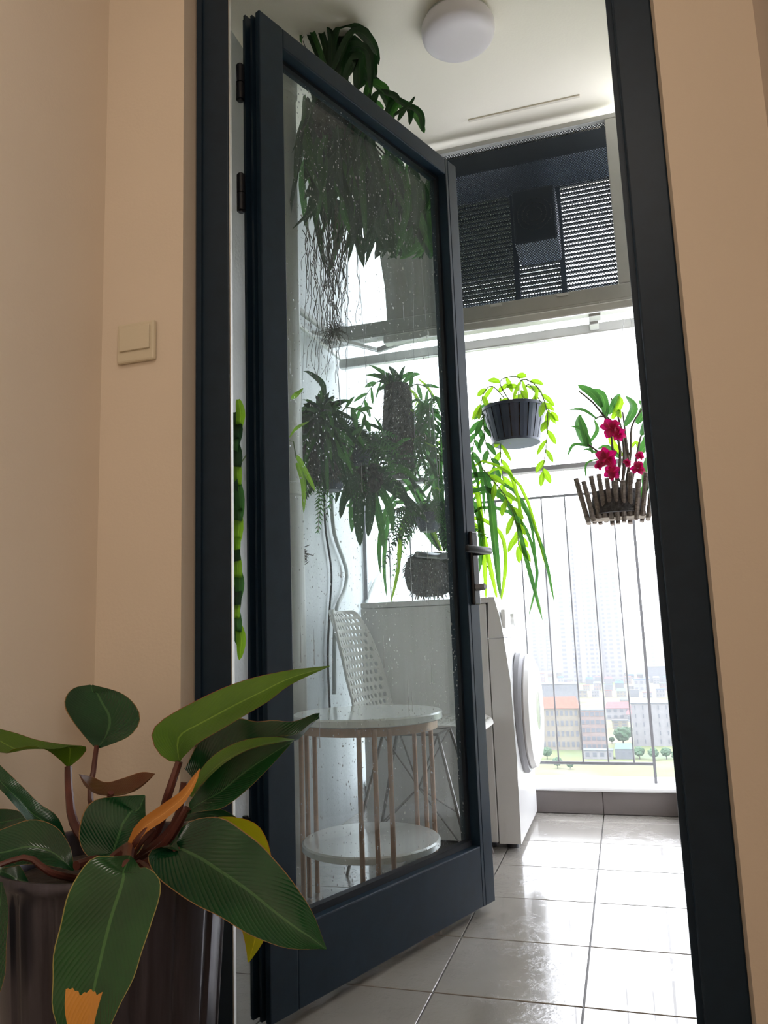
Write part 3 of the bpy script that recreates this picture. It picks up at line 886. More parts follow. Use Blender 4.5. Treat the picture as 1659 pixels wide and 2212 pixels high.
# outdoor unit: body with round fan grille
ux0, ux1, uz0, uz1 = P(1000, 400, 3.2).x, P(1200, 400, 3.2).x + 0.0, P(1160, 556, 3.2).z, P(1160, 442, 3.2).z
ou = root('air_conditioner', ((ux0 + ux1) / 2, 3.15, uz0), 'outdoor air conditioner unit in painted backlit shade behind the wire mesh', 'air conditioner')
MB().bbox((P(1112, 500, 3.1).x, 3.06, uz0), (P(1206, 500, 3.1).x, 3.27, uz1), 0.01).obj('body', M_mesh, ou)  # near-black body: the unit's backlit shade is put into its colour
b = MB()
uc = V(((P(1112, 500, 3.1).x + P(1206, 500, 3.1).x) / 2, 3.055, (uz0 + uz1) / 2))
for rr_ in (0.03, 0.05, 0.07):
    b.tube([uc + V((rr_ * math.cos(t * math.pi / 12), 0, rr_ * math.sin(t * math.pi / 12))) for t in range(25)], 0.002, 6, caps=False)
b.obj('fan_grille', M_black, ou)
MB().bbox((lx0, 3.05, P(1160, 392, 3.2).z), (lx1, 3.28, CZ - 0.03), 0.01).obj('upper_body', M_mesh, ou)
for x in (lx0 + 0.02, lx1 - 0.02):
    MB().box((x - 0.008, 3.06, CZ - 0.031), (x + 0.008, 3.08, CZ - 0.0005)).obj('bracket', M_mesh, ou)
b = MB().box((uc.x - 0.01, 3.24, uz1), (uc.x + 0.01, 3.26, P(1160, 392, 3.2).z)).obj('hanger', M_mesh, ou)

# grey sheet left of the cage with curved edge
sh = []
n = 22
for i in range(n + 1):
    u = i / n
    py = 380 + (705 - 380) * u
    lx = [(0, 770), (0.3, 800), (0.5, 818), (0.75, 831), (1, 836)]
    for a_, b_ in zip(lx, lx[1:]):
        if a_[0] <= u <= b_[0]:
            pxl = a_[1] + (b_[1] - a_[1]) * (u - a_[0]) / (b_[0] - a_[0]); break
    A = P(pxl, py, AY + 0.055); Bq = P(952, py - 20, AY + 0.055)
    sh.append([A.lerp(Bq, j / 14) + V((0, 0.008 * math.sin(j * 1.3 + u), 0)) for j in range(15)])
s_ = sheet('grey_sheet', sh, mat('grey_tarpaulin', (0.42, 0.41, 0.38), 0.6, noise=0.12, nscale=7, bump=0.1, bscale=30), None,
           label='pale grey sheet with a curved edge hung left of the mesh cage', cat='sheet')
sm_ = s_.modifiers.new('thick', 'SOLIDIFY'); sm_.thickness = 0.003

# laundry rack under the cage
lr = root('drying_rack', (-0.4, 2.9, 1.8), 'pale aluminium laundry drying rack hung under the mesh cage', 'drying rack')


def beam(p0, p1, hh, dd, name, m, par):
    p0 = V(p0); p1 = V(p1); d = (p1 - p0); L_ = d.length; d.normalize()
    s = V((0, 0, 1)).cross(d).normalized(); u = d.cross(s)
    M_ = Matrix(((d.x, s.x, u.x, p0.x), (d.y, s.y, u.y, p0.y), (d.z, s.z, u.z, p0.z), (0, 0, 0, 1)))
    return MB().bbox((0, -dd / 2, -hh / 2), (L_, dd / 2, hh / 2), min(hh, dd) * 0.18, M_).obj(name, m, par)


zl = (P(1385, 700, 3.05).z + P(790, 778, 3.05).z) / 2
beam((BX0 + 0.03, 3.05, zl), (P(1387, 700, 3.05).x, 3.05, zl), 0.042, 0.03, 'lower_bar', M_alul, lr)
zu = P(1370, 658, 2.93).z
beam((P(830, 720, 2.93).x, 2.93, zu), (P(1370, 658, 2.93).x, 2.93, zu), 0.035, 0.05, 'upper_housing', M_alul, lr)
MB().bbox((P(1270, 660, 2.92).x, 2.915, zl - 0.0), (P(1296, 660, 2.92).x, 2.97, az0 - 0.074), 0.003).obj('bracket', M_alu, lr)
MB().bbox((P(1272, 690, 2.97).x, 2.9705, zl - 0.01), (P(1292, 690, 2.97).x, 3.036, zl + 0.015), 0.003).obj('bracket', M_alu, lr)
beam((BX0 + 0.005, 2.78, zl + 0.05), (BX0 + 0.22, 3.03, zl + 0.03), 0.016, 0.016, 'arm', M_alul, lr)
beam((BX0 + 0.22, 2.99, zu - 0.01), (P(925, 710, 2.9).x, 2.90, zu - 0.005), 0.022, 0.016, 'arm', M_alu, lr)
beam((P(640, 665, 2.5).x, 2.5, P(640, 665, 2.5).z), (P(742, 742, 2.95).x, 2.95, P(742, 742, 2.95).z), 0.022, 0.016, 'arm', M_alu, lr)
beam((P(642, 700, 2.5).x, 2.5, P(642, 700, 2.5).z), (P(735, 775, 2.95).x, 2.95, P(735, 775, 2.95).z), 0.012, 0.012, 'arm', M_alul, lr)

# railing
RY = 3.364
rl = root('balcony_railing', (-0.5, RY, 0.109), 'dark metal balcony railing with thin upright bars on the kerb', 'railing')
rzt = P(1290, 1005, RY).z
beam((BX0 + 0.002, RY, rzt + 0.004), (0.076, RY, rzt + 0.004), 0.022, 0.05, 'handrail', mat('grey_handrail', (0.20, 0.19, 0.19), 0.4, noise=0.1), rl)
rz2 = P(1250, 1068, RY).z
beam((BX0 + 0.002, RY, rz2), (0.070, RY, rz2), 0.010, 0.012, 'upper_rail', M_rail, rl)
rzb = 0.183
beam((BX0 + 0.002, RY, rzb), (0.070, RY, rzb), 0.012, 0.012, 'lower_rail', M_rail, rl)
pxs = P(1417, 1690, RY).x
MB().box((pxs - 0.0055, RY - 0.0055, 0.109), (pxs + 0.0055, RY + 0.0055, rzt + 0.02)).obj('post', M_rail, rl)
MB().box((BX0 + 0.004, RY - 0.006, 0.109), (BX0 + 0.02, RY + 0.006, rzt - 0.008)).obj('post', M_rail, rl)
bxs = [P(x, 1645, RY).x for x in (1207, 1262, 1315, 1370)]
step = (bxs[3] - bxs[0]) / 3
x = bxs[3]
bal = None
while x > BX0 + 0.06:
    if bal is None:
        bal = MB().tube([(x, RY, rzb + 0.006), (x, RY, rz2 - 0.005)], 0.0034, 8).obj('baluster', M_rail, rl)
    else:
        c2 = bal.copy(); col.objects.link(c2); c2.parent = rl; c2.location = bal.location + V((x - bxs[3], 0, 0))
    x -= step

# ------------------------------------------------------------------ washing machine
WX0, WX1, WY0, WY1, WZ = -0.925, -0.385, 2.735, 3.235, 0.845
wm = root('washing_machine', ((WX0 + WX1) / 2, (WY0 + WY1) / 2, 0), 'white front-loading washing machine facing right by the left balcony wall', 'washing machine')
MB().bbox((WX0, WY0, 0.022), (WX1 - 0.075, WY1, WZ - 0.022), 0.004).obj('body', M_white, wm)
MB().bbox((WX0, WY0 - 0.002, WZ - 0.0205), (WX1 - 0.067, WY1 + 0.002, WZ), 0.005).obj('top_panel', M_white, wm)
# curved front panel
prf = [(WX1 - 0.072, 0.02), (WX1 + 0.0, 0.02), (WX1 + 0.002, 0.30), (WX1 - 0.004, 0.55), (WX1 - 0.018, 0.70)]
b = MB()
prf = [(x, z) for x, z in prf] + [(WX1 - 0.072, 0.70)]
vs = [V((x, y, z)) for y in (WY0 + 0.001, WY1 - 0.001) for x, z in prf]
k = len(prf)
b.add(vs, [tuple(range(k)), tuple(reversed(range(k, 2 * k)))] + [(i, (i + 1) % k, k + (i + 1) % k, k + i) for i in range(k)])
b.obj('front_panel', M_white, wm)
prf = [(WX1 - 0.072, 0.702), (WX1 - 0.018, 0.702), (WX1 - 0.030, 0.78), (WX1 - 0.045, WZ), (WX1 - 0.0665, WZ)]
b = MB(); k = len(prf)
vs = [V((x, y, z)) for y in (WY0 + 0.001, WY1 - 0.001) for x, z in prf]
b.add(vs, [tuple(range(k)), tuple(reversed(range(k, 2 * k)))] + [(i, (i + 1) % k, k + (i + 1) % k, k + i) for i in range(k)])
cp = b.obj('control_panel', M_white, wm)
MB().lathe([(0.024, 0), (0.024, 0.018), (0.018, 0.021)], (WX1 - 0.028, (WY0 + WY1) / 2, 0.77), 24, 'X').obj('dial', M_alul, cp)
MB().bbox((WX1 - 0.028, WY0 + 0.03, 0.735), (WX1 - 0.013, WY0 + 0.16, 0.80), 0.003).obj('detergent_drawer', M_whitep, cp)
MB().bbox((WX1 - 0.026, WY0 + 0.32, 0.745), (WX1 - 0.018, WY0 + 0.42, 0.795), 0.002).obj('display', M_greyp, cp)
wc = V((WX1, (WY0 + WY1) / 2, 0.43))
dr = MB().lathe([(0.218, -0.006), (0.220, 0.012), (0.213, 0.022), (0.200, 0.024)], wc, 64, 'X').obj('door_ring', M_greyp, wm)
MB().lathe([(0.198, 0.018), (0.205, 0.030), (0.198, 0.046), (0.165, 0.060), (0.145, 0.058)], wc, 64, 'X').obj('door_rim', M_white, dr)
MB().lathe([(0.144, 0.050), (0.12, 0.054), (0.07, 0.058), (0.001, 0.060)], wc, 48, 'X').obj('door_window', mat('dark_window', (0.10, 0.11, 0.13), 0.08, noise=0.05, coat=0.5), dr)
for yy in (WY0 + 0.05, WY1 - 0.05):
    for xx in (WX0 + 0.05, WX1 - 0.11, WX1 - 0.035):
        MB().lathe([(0.022, 0.0), (0.022, 0.021)], (xx, yy, 0), 16).obj('foot', M_black, wm)
MB().tube(resample([(WX1 - 0.16, WY0 - 0.001, 0.53), (WX1 - 0.13, WY0 - 0.001, 0.52), (WX1 - 0.118, WY0 - 0.001, 0.46), (WX1 - 0.112, WY0 - 0.001, 0.20), (WX1 - 0.118, WY0 - 0.001, 0.13), (WX1 - 0.15, WY0 - 0.001, 0.12)], 20), 0.0018, 6).obj('pressed_line', M_white, wm)

# ------------------------------------------------------------------ two-tier side table
TC = V((-0.716, 2.150, 0)); TR_ = 0.213
tb = root('side_table', TC, 'round two-tier side table, white tops on rose gold legs, behind the door glass', 'table')
zt1, zt2 = 0.513, 0.172
MB().lathe([(TR_ - 0.004, zt1 - 0.022), (TR_, zt1 - 0.019), (TR_, zt1 - 0.004), (TR_ - 0.004, zt1)], (TC.x, TC.y, 0), 72).obj('tabletop', M_top, tb)
MB().lathe([(TR_ - 0.030, zt1 - 0.046), (TR_ - 0.016, zt1 - 0.046), (TR_ - 0.016, zt1 - 0.0225), (TR_ - 0.030, zt1 - 0.0225)], (TC.x, TC.y, 0), 72).obj('apron_ring', M_gold, tb)
MB().lathe([(TR_ - 0.026, zt2 - 0.020), (TR_ - 0.021, zt2 - 0.018), (TR_ - 0.021, zt2 - 0.004), (TR_ - 0.026, zt2)], (TC.x, TC.y, 0), 72).obj('lower_shelf', M_top, tb)
for a0 in (-67, 53, 173):
    for da in (-11.5, 0, 11.5):
        a = R(a0 + da)
        q = V((TC.x + (TR_ - 0.0135) * math.cos(a), TC.y + (TR_ - 0.0135) * math.sin(a), 0))
        MB().tube([q, q + V((0, 0, zt1 - 0.0465 + 0.02))], 0.0068, 12).obj('leg', M_gold, tb)

# ------------------------------------------------------------------ perforated white shell chair (faces right)
CX, CY = -0.675, 2.53
ch = root('shell_chair', (CX, CY, 0), 'white perforated shell chair on thin wire legs behind the side table', 'chair')


def shell():
    """profile from seat front lip to back top; perforated by leaving out small faces"""
    prof = [(0.228, 0.417), (0.212, 0.433), (0.15, 0.440), (0.04, 0.425), (-0.07, 0.423), (-0.14, 0.445), (-0.18, 0.50), (-0.205, 0.58), (-0.225, 0.66), (-0.25, 0.74), (-0.275, 0.80), (-0.283, 0.815)]
    halfw = [0.15, 0.18, 0.194, 0.198, 0.20, 0.20, 0.20, 0.198, 0.185, 0.165, 0.130, 0.095]
    nn = 120; mm = 60
    pr = resample([(a, b_, w_) for (a, b_), w_ in zip(prof, halfw)], nn)
    vs = []; fs = []
    for i, (x, z, w_) in enumerate(pr):
        u = i / nn
        curl = 0.045 * (1 if u < 0.5 else 1)
        for j in range(mm + 1):
            v = 2 * j / mm - 1
            e = abs(v) ** 2.6
            # sides curl up on the seat and forward on the back
            bend = min(1, max(0, (u - 0.38) / 0.22))
            vs.append((CX + x + curl * e * bend, CY + w_ * v, z + 0.4 * curl * e * (1 - bend) * min(1, u * 5)))
    for i in range(nn):
        for j in range(mm):
            edge = i < 3 or i > nn - 4 or j < 3 or j > mm - 4
            hole = i % 4 in (1, 2) and (j + (i // 4 % 2) * 2) % 4 in (1, 2)
            if hole and not edge: continue
            a = i * (mm + 1) + j
            fs.append((a, a + 1, a + mm + 2, a + mm + 1))
    return MB().add(vs, fs, True)


so_ = shell().obj('shell', M_whitep, ch)
md = so_.modifiers.new('thick', 'SOLIDIFY'); md.thickness = 0.005; md.offset = 0
md = so_.modifiers.new('soft', 'SUBSURF'); md.levels = 1; md.render_levels = 1
fr = {}
for nm, dx, dy in (('fl', .20, -.15), ('fr', .20, .165), ('bl', -.20, -.15), ('br', -.20, .165)):
    foot = V((CX + dx, CY + dy, 0.0)); topp = V((CX + dx * 0.45, CY + dy * 0.55, 0.412))
    MB().tube([foot, topp], 0.0055, 8).obj('leg', M_steelw, ch)
    fr[nm] = (foot, topp)
hub = V((CX, CY, 0.235))
b = MB()
for nm, (f_, t_) in fr.items():
    b.tube([f_.lerp(t_, 0.18), hub], 0.0028, 6)
    b.tube([t_, hub], 0.0028, 6)
b.tube([fr['fl'][1], fr['fr'][1]], 0.004, 6).tube([fr['bl'][1], fr['br'][1]], 0.004, 6).tube([fr['fl'][1], fr['bl'][1]], 0.004, 6).tube([fr['fr'][1], fr['br'][1]], 0.004, 6)
b.obj('wire_bracing', M_steelw, ch)

# cables on the balcony wall
wx = BX0 + 0.012


def onwall(px, py, x=wx):
    d = ray(px, py)
    return cam_loc + d * (x / d.x)


tag(MB().tube(resample([tuple(onwall(*p)) for p in ((700, 1050), (703, 1140), (716, 1235), (712, 1320), (708, 1420), (714, 1560))], 30), 0.0045, 8).obj('cable', M_cable), 'black cable hanging down the pale balcony wall', 'cable')
tag(MB().tube(resample([tuple(onwall(*p, wx + 0.006)) for p in ((715, 1060), (722, 1150), (748, 1230), (744, 1275), (725, 1330), (722, 1500))], 30), 0.0085, 10).obj('hose', M_hose), 'pale grey hose beside the black cable on the balcony wall', 'hose')
tag(MB().tube(resample([tuple(onwall(*p, wx + 0.004)) for p in ((820, 1235), (796, 1290), (785, 1330), (778, 1400))], 20), 0.009, 10).obj('hose', M_hose), 'grey water hose running down behind the washing machine', 'hose')

# ------------------------------------------------------------------ hanging plants
rp_ = random.Random(11)


def wirehang(parent, pts, tops, r=0.0009):
    b = MB()
    for a, c_ in zip(pts, tops): b.tube([a, c_], r, 5)
    b.obj('hanging_wire', M_wire, parent)


def stem_leaves(parent, pts, nleaf, ll, lw, m, r=0.0022, m_stem=M_stem, down=0.5, prof='lance', start=0.1):
    q = [V(p) for p in resample([tuple(p) for p in pts], 20)]
    MB().tube(q, [r * (1.3 - 0.6 * i / 20) for i in range(21)], 6).obj('stem', m_stem, parent)
    for i in range(nleaf):
        u = start + (1 - start) * (i + 0.5) / nleaf
        k = min(19, int(u * 20)); p = q[k].lerp(q[k + 1], u * 20 - k)
        t = (q[k + 1] - q[k]).normalized()
        sd = t.cross(V((0, -1, 0)))
        if sd.length < 0.1: sd = V((1, 0, 0))
        sd.normalize()
        sgn = 1 if i % 2 else -1
        d = (sd * sgn * 0.75 + t * 0.55 + V((0, rp_.uniform(-.45, .3), -down * 0.4))).normalized()
        L_ = ll * rp_.uniform(0.75, 1.15)
        leaf('leaf', arch(p, d, L_, down * 0.45, 4), lw * rp_.uniform(.8, 1.15), m, parent, 6, prof=prof)
    leaf('leaf', arch(q[-1], (q[-1] - q[-3]).normalized(), ll * 0.9, 0.2, 4), lw, m, parent, 6, prof=prof)


# -- vine in a dark plastic basket
by = 3.10
c0 = P(1110, 885, by); bz0 = P(1110, 958, by).z; bw = (P(1178, 890, by) - P(1042, 890, by)).length / 2
vp = root('hanging_vine_basket', (c0.x, by, bz0), 'bright green trailing vine in a dark plastic basket hung before the sky', 'plant')


def basket(parent, cx, cy, z0, z1, r0_, r1_, nslat, m, gap=0.35, sq=1.0):
    for k in range(nslat):
        a0 = 2 * math.pi * k / nslat; a1 = a0 + 2 * math.pi / nslat * (1 - gap)
        vs = []
        for (rr_, z) in ((r0_, z0), (r1_, z1)):
            for rad in (rr_, rr_ - 0.004):
                for a in (a0, (a0 + a1) / 2, a1):
                    vs.append((cx + rad * math.cos(a), cy + rad * math.sin(a) * sq, z))
        f = [(0, 1, 7, 6), (1, 2, 8, 7), (3, 9, 10, 4), (4, 10, 11, 5), (0, 6, 9, 3), (2, 5, 11, 8), (6, 7, 10, 9), (7, 8, 11, 10), (0, 3, 4, 1), (1, 4, 5, 2)]
        MB().add(vs, f).obj('slat', m, parent)
    b = MB()
    for rr_, z, t in ((r1_ + 0.002, z1, 0.006), (r0_, z0 + 0.003, 0.005), ((r0_ + r1_) / 2, (z0 + z1) / 2 + 0.02, 0.002)):
        b.lathe([(rr_ - 0.003, z - t), (rr_ + 0.003, z - t), (rr_ + 0.003, z + t), (rr_ - 0.003, z + t), (rr_ - 0.003, z - t)], (cx, cy, 0), 28)
    b.obj('rim', m, parent)
    MB().lathe([(0.0005, z0 + 0.001), (r0_, z0 + 0.001), (r1_ - 0.012, z1 - 0.012), (0.0005, z1 - 0.002)], (cx, cy, 0), 24).obj('moss_filling', M_soil, parent)


basket(vp, c0.x, by, bz0, c0.z, bw * 0.74, bw, 20, M_pplast, 0.14)
wirehang(vp, [c0 + V((bw * .9, 0, 0)), c0 + V((-bw * .9, 0, 0))], [V((c0.x, 3.06, zl - 0.02))] * 2)


def PP(l, Yv): return [P(x, y, Yv) for x, y in l]


vines = [([(1105, 880), (1065, 835), (1045, 850), (1038, 880)], 6), ([(1110, 880), (1080, 825), (1120, 815), (1125, 850)], 7),
         ([(1120, 880), (1125, 822), (1160, 835), (1182, 890), (1180, 960), (1172, 1020)], 13), ([(1130, 885), (1140, 830), (1170, 870), (1190, 890)], 6),
         ([(1095, 885), (1060, 870), (1045, 900), (1050, 960), (1070, 1010)], 10), ([(1090, 885), (1080, 860), (1082, 930), (1082, 990), (1088, 1050)], 12),
         ([(1085, 885), (1050, 890), (1030, 930), (1020, 980)], 9), ([(1088, 1050), (1095, 1090), (1120, 1140), (1125, 1165)], 7)]
for pts, nl in vines:
    dy = rp_.uniform(-.05, .03)
    pp = [P(x, y, by + dy - 0.02 * i) for i, (x, y) in enumerate(pts)]
    stem_leaves(vp, pp, nl, 0.055, 0.0115, L_backlit if rp_.random() < 0.8 else L_mid, down=0.9)

# -- wooden slat basket with magenta orchid
oy = 2.95
ol, orr = P(1245, 1042, oy), P(1414, 1042, oy)
oc = (ol + orr) / 2; oz1 = oc.z; oz0 = P(1335, 1124, oy).z; ow = (orr - ol).length / 2
op_ = root('orchid_basket', (oc.x, oy, oz0), 'magenta flowering orchid in a weathered wooden slat basket', 'plant')
for sx in (-1, 1):
    for k in range(6):
        yy = oy - ow * 0.75 + ow * 1.5 * k / 5
        xt, xb = oc.x + sx * ow * 0.97, oc.x + sx * ow * 0.76
        jz = rp_.uniform(-.01, .012)
        MB().tube([(xb, yy * 0.5 + oy * 0.5, oz0), (xt, yy, oz1 + jz)], 0.009, 8).obj('slat', M_wood, op_)
for sy in (-1, 1):
    for k in range(9):
        xx = -0.78 + 1.56 * k / 8
        jz = rp_.uniform(-.016, .016)
        MB().tube([(oc.x + xx * ow * 0.78, oy + sy * ow * 0.42, oz0 + jz * .5), (oc.x + xx * ow, oy + sy * ow * 0.80, oz1 + jz)], 0.0085, 8).obj('slat', M_wood, op_)
MB().box((oc.x - ow * 0.7, oy - ow * 0.4, oz0 + 0.006), (oc.x + ow * 0.7, oy + ow * 0.4, oz0 + 0.02)).obj('base_board', M_wood, op_)
MB().lathe([(0.001, oz1 - 0.03), (ow * 0.6, oz1 - 0.035), (ow * 0.7, oz0 + 0.021), (0.001, oz0 + 0.021)], (oc.x, oy, 0), 24).obj('bark_chips', M_bark, op_)
wirehang(op_, [V((oc.x + ow * .95, oy, oz1)), V((oc.x - ow * .6, oy, oz1))], [V((oc.x + ow * .75, 2.95, az0 - 0.07)), V((oc.x + ow * .75, 2.95, az0 - 0.07))])
wc_ = V((oc.x + 0.02, oy, oz1 - 0.03))
canes = [((1330, 1060), (1338, 960), (1290, 880), (1250, 845)), ((1340, 1060), (1352, 980), (1335, 900), (1320, 860)), ((1350, 1060), (1362, 980), (1365, 920), (1390, 880)),
         ((1345, 1060), (1345, 950), (1310, 900), (1285, 905)), ((1360, 1060), (1375, 990), (1385, 940), (1400, 915)), ((1325, 1060), (1315, 1000), (1270, 960), (1262, 960)),
         ((1355, 1060), (1358, 1000), (1350, 930), (1345, 890)), ((1335, 1060), (1325, 990), (1320, 940), (1316, 930))]
for cn in canes:
    q = [P(x, y, oy + rp_.uniform(-.04, .04)) for x, y in cn]
    MB().tube(resample([tuple(p) for p in q], 12), [0.0065 - 0.0035 * i / 12 for i in range(13)], 7).obj('cane', M_cane, op_)
oleaves = [((1300, 880), (1280, 850), (1248, 832), .016, 1), ((1310, 900), (1300, 855), (1275, 842), .018, 0), ((1315, 895), (1330, 865), (1340, 850), .014, 1), ((1322, 905), (1340, 870), (1335, 855), .014, 2),
           ((1262, 960), (1250, 920), (1255, 895), .017, 1), ((1268, 965), (1262, 930), (1250, 895), .014, 0), ((1280, 980), (1262, 930), (1230, 920), .009, 1), ((1290, 905), (1260, 885), (1228, 885), .006, 1),
           ((1275, 965), (1240, 960), (1226, 985), .008, 1), ((1270, 960), (1290, 930), (1283, 905), .008, 0), ((1350, 920), (1370, 880), (1352, 855), .017, 1), ((1375, 915), (1395, 880), (1380, 865), .020, 1),
           ((1385, 940), (1405, 900), (1412, 880), .018, 0), ((1375, 985), (1400, 950), (1410, 900), .022, 0), ((1345, 985), (1320, 950), (1330, 925), .013, 2), ((1340, 990), (1310, 965), (1290, 970), .010, 1),
           ((1395, 1060), (1400, 1010), (1408, 975), .022, 0), ((1380, 1090), (1395, 1050), (1412, 1020), .016, 1), ((1335, 900), (1335, 885), (1342, 905), .010, 2), ((1360, 970), (1375, 955), (1380, 980), .009, 2),
           ((1300, 985), (1270, 970), (1258, 975), .006, 1), ((1265, 1030), (1268, 1000), (1300, 990), .004, 1), ((1400, 900), (1405, 870), (1412, 885), .012, 1)]
for a, b_, c_, wd, mi in oleaves:
    yy = oy + rp_.uniform(-.06, .05)
    leaf('leaf', [P(*a, yy), P(*b_, yy - .02), P(*c_, yy)], wd, (L_shade, L_mid, L_backlit)[mi] if mi else L_mid, op_, 8, prof='lance')
for fx, fy, sz in ((1318, 925, 22), (1336, 938, 16), (1310, 990, 24), (1322, 1020, 18), (1296, 1005, 12), (1378, 1012, 16), (1382, 985, 10), (1355, 1000, 9)):
    fc = P(fx, fy, oy - 0.06)
    fr_ = sz / FPX * 3.0
    fl_ = None
    for k in range(7):
        a = 2 * math.pi * k / 7 + rp_.random()
        d = V((math.cos(a), rp_.uniform(-.5, .1), math.sin(a)))
        leaf('petal', [fc, fc + d * fr_ * 0.6 + V((0, -.008, 0)), fc + d * fr_ + V((0, 0.004, 0))], fr_ * 0.42, M_petal, op_, 5, nrm=(rp_.uniform(-.3, .3), -1, rp_.uniform(-.3, .3)), prof='fat')
MB().tube(resample([tuple(P(1345, 1055, oy)), tuple(P(1330, 1010, oy - .05)), tuple(P(1320, 930, oy - .06))], 10), 0.0025, 6).obj('flower_stem', M_cane, op_)

def mossmass(parent, c_, rx, ry, rz, nf):
    nn = 26; vs = []; fs = []; b = MB()
    for i in range(15):
        th = math.pi * i / 14
        sq = math.sin(th) ** 0.55; zz = math.cos(th)
        for k in range(nn):
            a = 2 * math.pi * k / nn; q = 1 + rp_.uniform(-.13, .1)
            vs.append(c_ + V((rx * sq * q * math.cos(a) * (1 + .08 * zz), ry * sq * q * math.sin(a), rz * zz * (1 + rp_.uniform(-.05, .05)))))
    for i in range(14):
        for k in range(nn):
            fs.append((i * nn + k, i * nn + (k + 1) % nn, (i + 1) * nn + (k + 1) % nn, (i + 1) * nn + k))
    b.add(vs, fs).obj('root_ball', M_bark, parent)
    b = MB()
    for k in range(nf):
        v = rp_.choice(vs[nn:-nn]); d = (v - c_).normalized() * rp_.uniform(.01, .03) + V((0, 0, -rp_.uniform(0, .03)))
        p = v + V((rp_.uniform(-.01, .01), rp_.uniform(-.01, .01), rp_.uniform(-.01, .01))) - d * .4
        b.tube([p, p + d * .6, p + d + V((rp_.uniform(-.008, .008), 0, -.006))], [.0014, .0011, .0005], 4)
    b.obj('root_fuzz', M_root, parent, kind='stuff')


# -- strap-leaved plant in a dark pot hung above the washing machine
sy_ = 3.0
s0, s1 = P(872, 1195, sy_), P(985, 1195, sy_)
sc_ = (s0 + s1) / 2; sr = (s1 - s0).length / 2; sz0 = P(930, 1288, sy_).z
st = root('strap_leaf_plant', (sc_.x, sy_, sz0), 'strap-leaved plant rooted in a dark shaggy ball hung above the washing machine', 'plant')
mossmass(st, V((sc_.x, sy_, (sz0 + sc_.z) / 2)), sr, sr * .8, (sc_.z - sz0) / 2, 500)
wirehang(st, [sc_ + V((sr, 0, 0)), sc_ - V((sr, 0, 0))], [V((sc_.x, 3.045, zl - 0.02))] * 2)
straps = [((950, 1190), (905, 1100), (850, 1090), (830, 1200), (835, 1290), .011, 1), ((950, 1190), (900, 1060), (845, 1080), (820, 1170), (822, 1240), .012, 1), ((955, 1190), (915, 1120), (870, 1130), (860, 1230), (845, 1300), .010, 2),
          ((960, 1190), (930, 1000), (925, 950), (915, 930), (910, 900), .012, 0), ((960, 1190), (945, 1050), (940, 990), (930, 960), (925, 900), .010, 1), ((970, 1190), (975, 1050), (990, 1000), (1020, 1000), (1035, 1060), .014, 1),
          ((975, 1190), (1010, 1040), (1050, 1030), (1070, 1180), (1080, 1290), .014, 0), ((975, 1190), (1000, 1080), (1030, 1060), (1045, 1200), (1050, 1300), .012, 2), ((975, 1190), (1020, 1040), (1110, 1060), (1170, 1180), (1198, 1305), .008, 1),
          ((975, 1190), (1020, 1060), (1100, 1090), (1140, 1220), (1172, 1340), .010, 0), ((975, 1190), (1030, 1100), (1120, 1120), (1160, 1230), (1142, 1330), .007, 1), ((975, 1190), (1020, 1080), (1080, 1060), (1140, 1110), (1160, 1230), .006, 1),
          ((975, 1190), (1010, 1020), (1060, 1000), (1130, 1060), (1180, 1230), .006, 2), ((975, 1190), (1020, 1120), (1080, 1150), (1092, 1220), (1080, 1310), .008, 2), ((970, 1190), (1000, 1130), (1040, 1150), (1060, 1230), (1075, 1300), .010, 2),
          ((975, 1190), (1000, 1100), (1025, 1090), (1040, 1150), (1035, 1240), .012, 1), ((970, 1190), (1010, 1010), (1030, 990), (1040, 1020), (1048, 1120), .010, 1), ((965, 1190), (955, 1080), (950, 1020), (955, 980), (950, 930), .010, 1),
          ((950, 1190), (900, 1130), (870, 1150), (865, 1200), (855, 1240), .009, 1), ((950, 1190), (880, 1040), (820, 1030), (800, 1090), (795, 1150), .011, 1), ((975, 1190), (1030, 1050), (1090, 1010), (1120, 1080), (1130, 1160), .008, 2)]
for a, b_, c_, d_, e_, wd, mi in straps:
    yy = sy_ + rp_.uniform(-.04, .04)
    leaf('leaf', [P(*a, sy_), P(*b_, yy), P(*c_, yy - .03), P(*d_, yy - .06), P(*e_, yy - .06)], wd, (L_mid, L_mid, L_backlit)[mi], st, 14, prof='strap', fold=0.35)
stem_leaves(st, PP([(1040, 1010), (1090, 1070), (1115, 1130), (1120, 1180)], 2.92), 9, 0.06, 0.012, L_backlit, down=0.8)

# -- fern-log post with foliage, hung behind the glass
ly = 2.95
lt_, lb_ = P(858, 832, ly), P(866, 1030, ly)
lg = root('epiphyte_log', (lb_.x, ly, lb_.z), 'shaggy dark fern log hanging upright with epiphytes growing from it', 'plant')
b = MB(); nl_ = 26; vs = []; fs = []
for i in range(21):
    c_ = lb_.lerp(lt_, i / 20)
    rr_ = 0.058 * (0.82 + 0.3 * math.sin(math.pi * i / 20))
    for k in range(nl_):
        a = 2 * math.pi * k / nl_; q = rr_ * (1 + rp_.uniform(-.13, .13))
        vs.append(c_ + V((q * math.cos(a), q * math.sin(a), 0)))
for i in range(20):
    for k in range(nl_):
        fs.append((i * nl_ + k, i * nl_ + (k + 1) % nl_, (i + 1) * nl_ + (k + 1) % nl_, (i + 1) * nl_ + k))
fs += [tuple(range(nl_)), tuple(range(20 * nl_, 21 * nl_))]
b.add(vs, fs).obj('log', M_bark, lg)
b = MB()
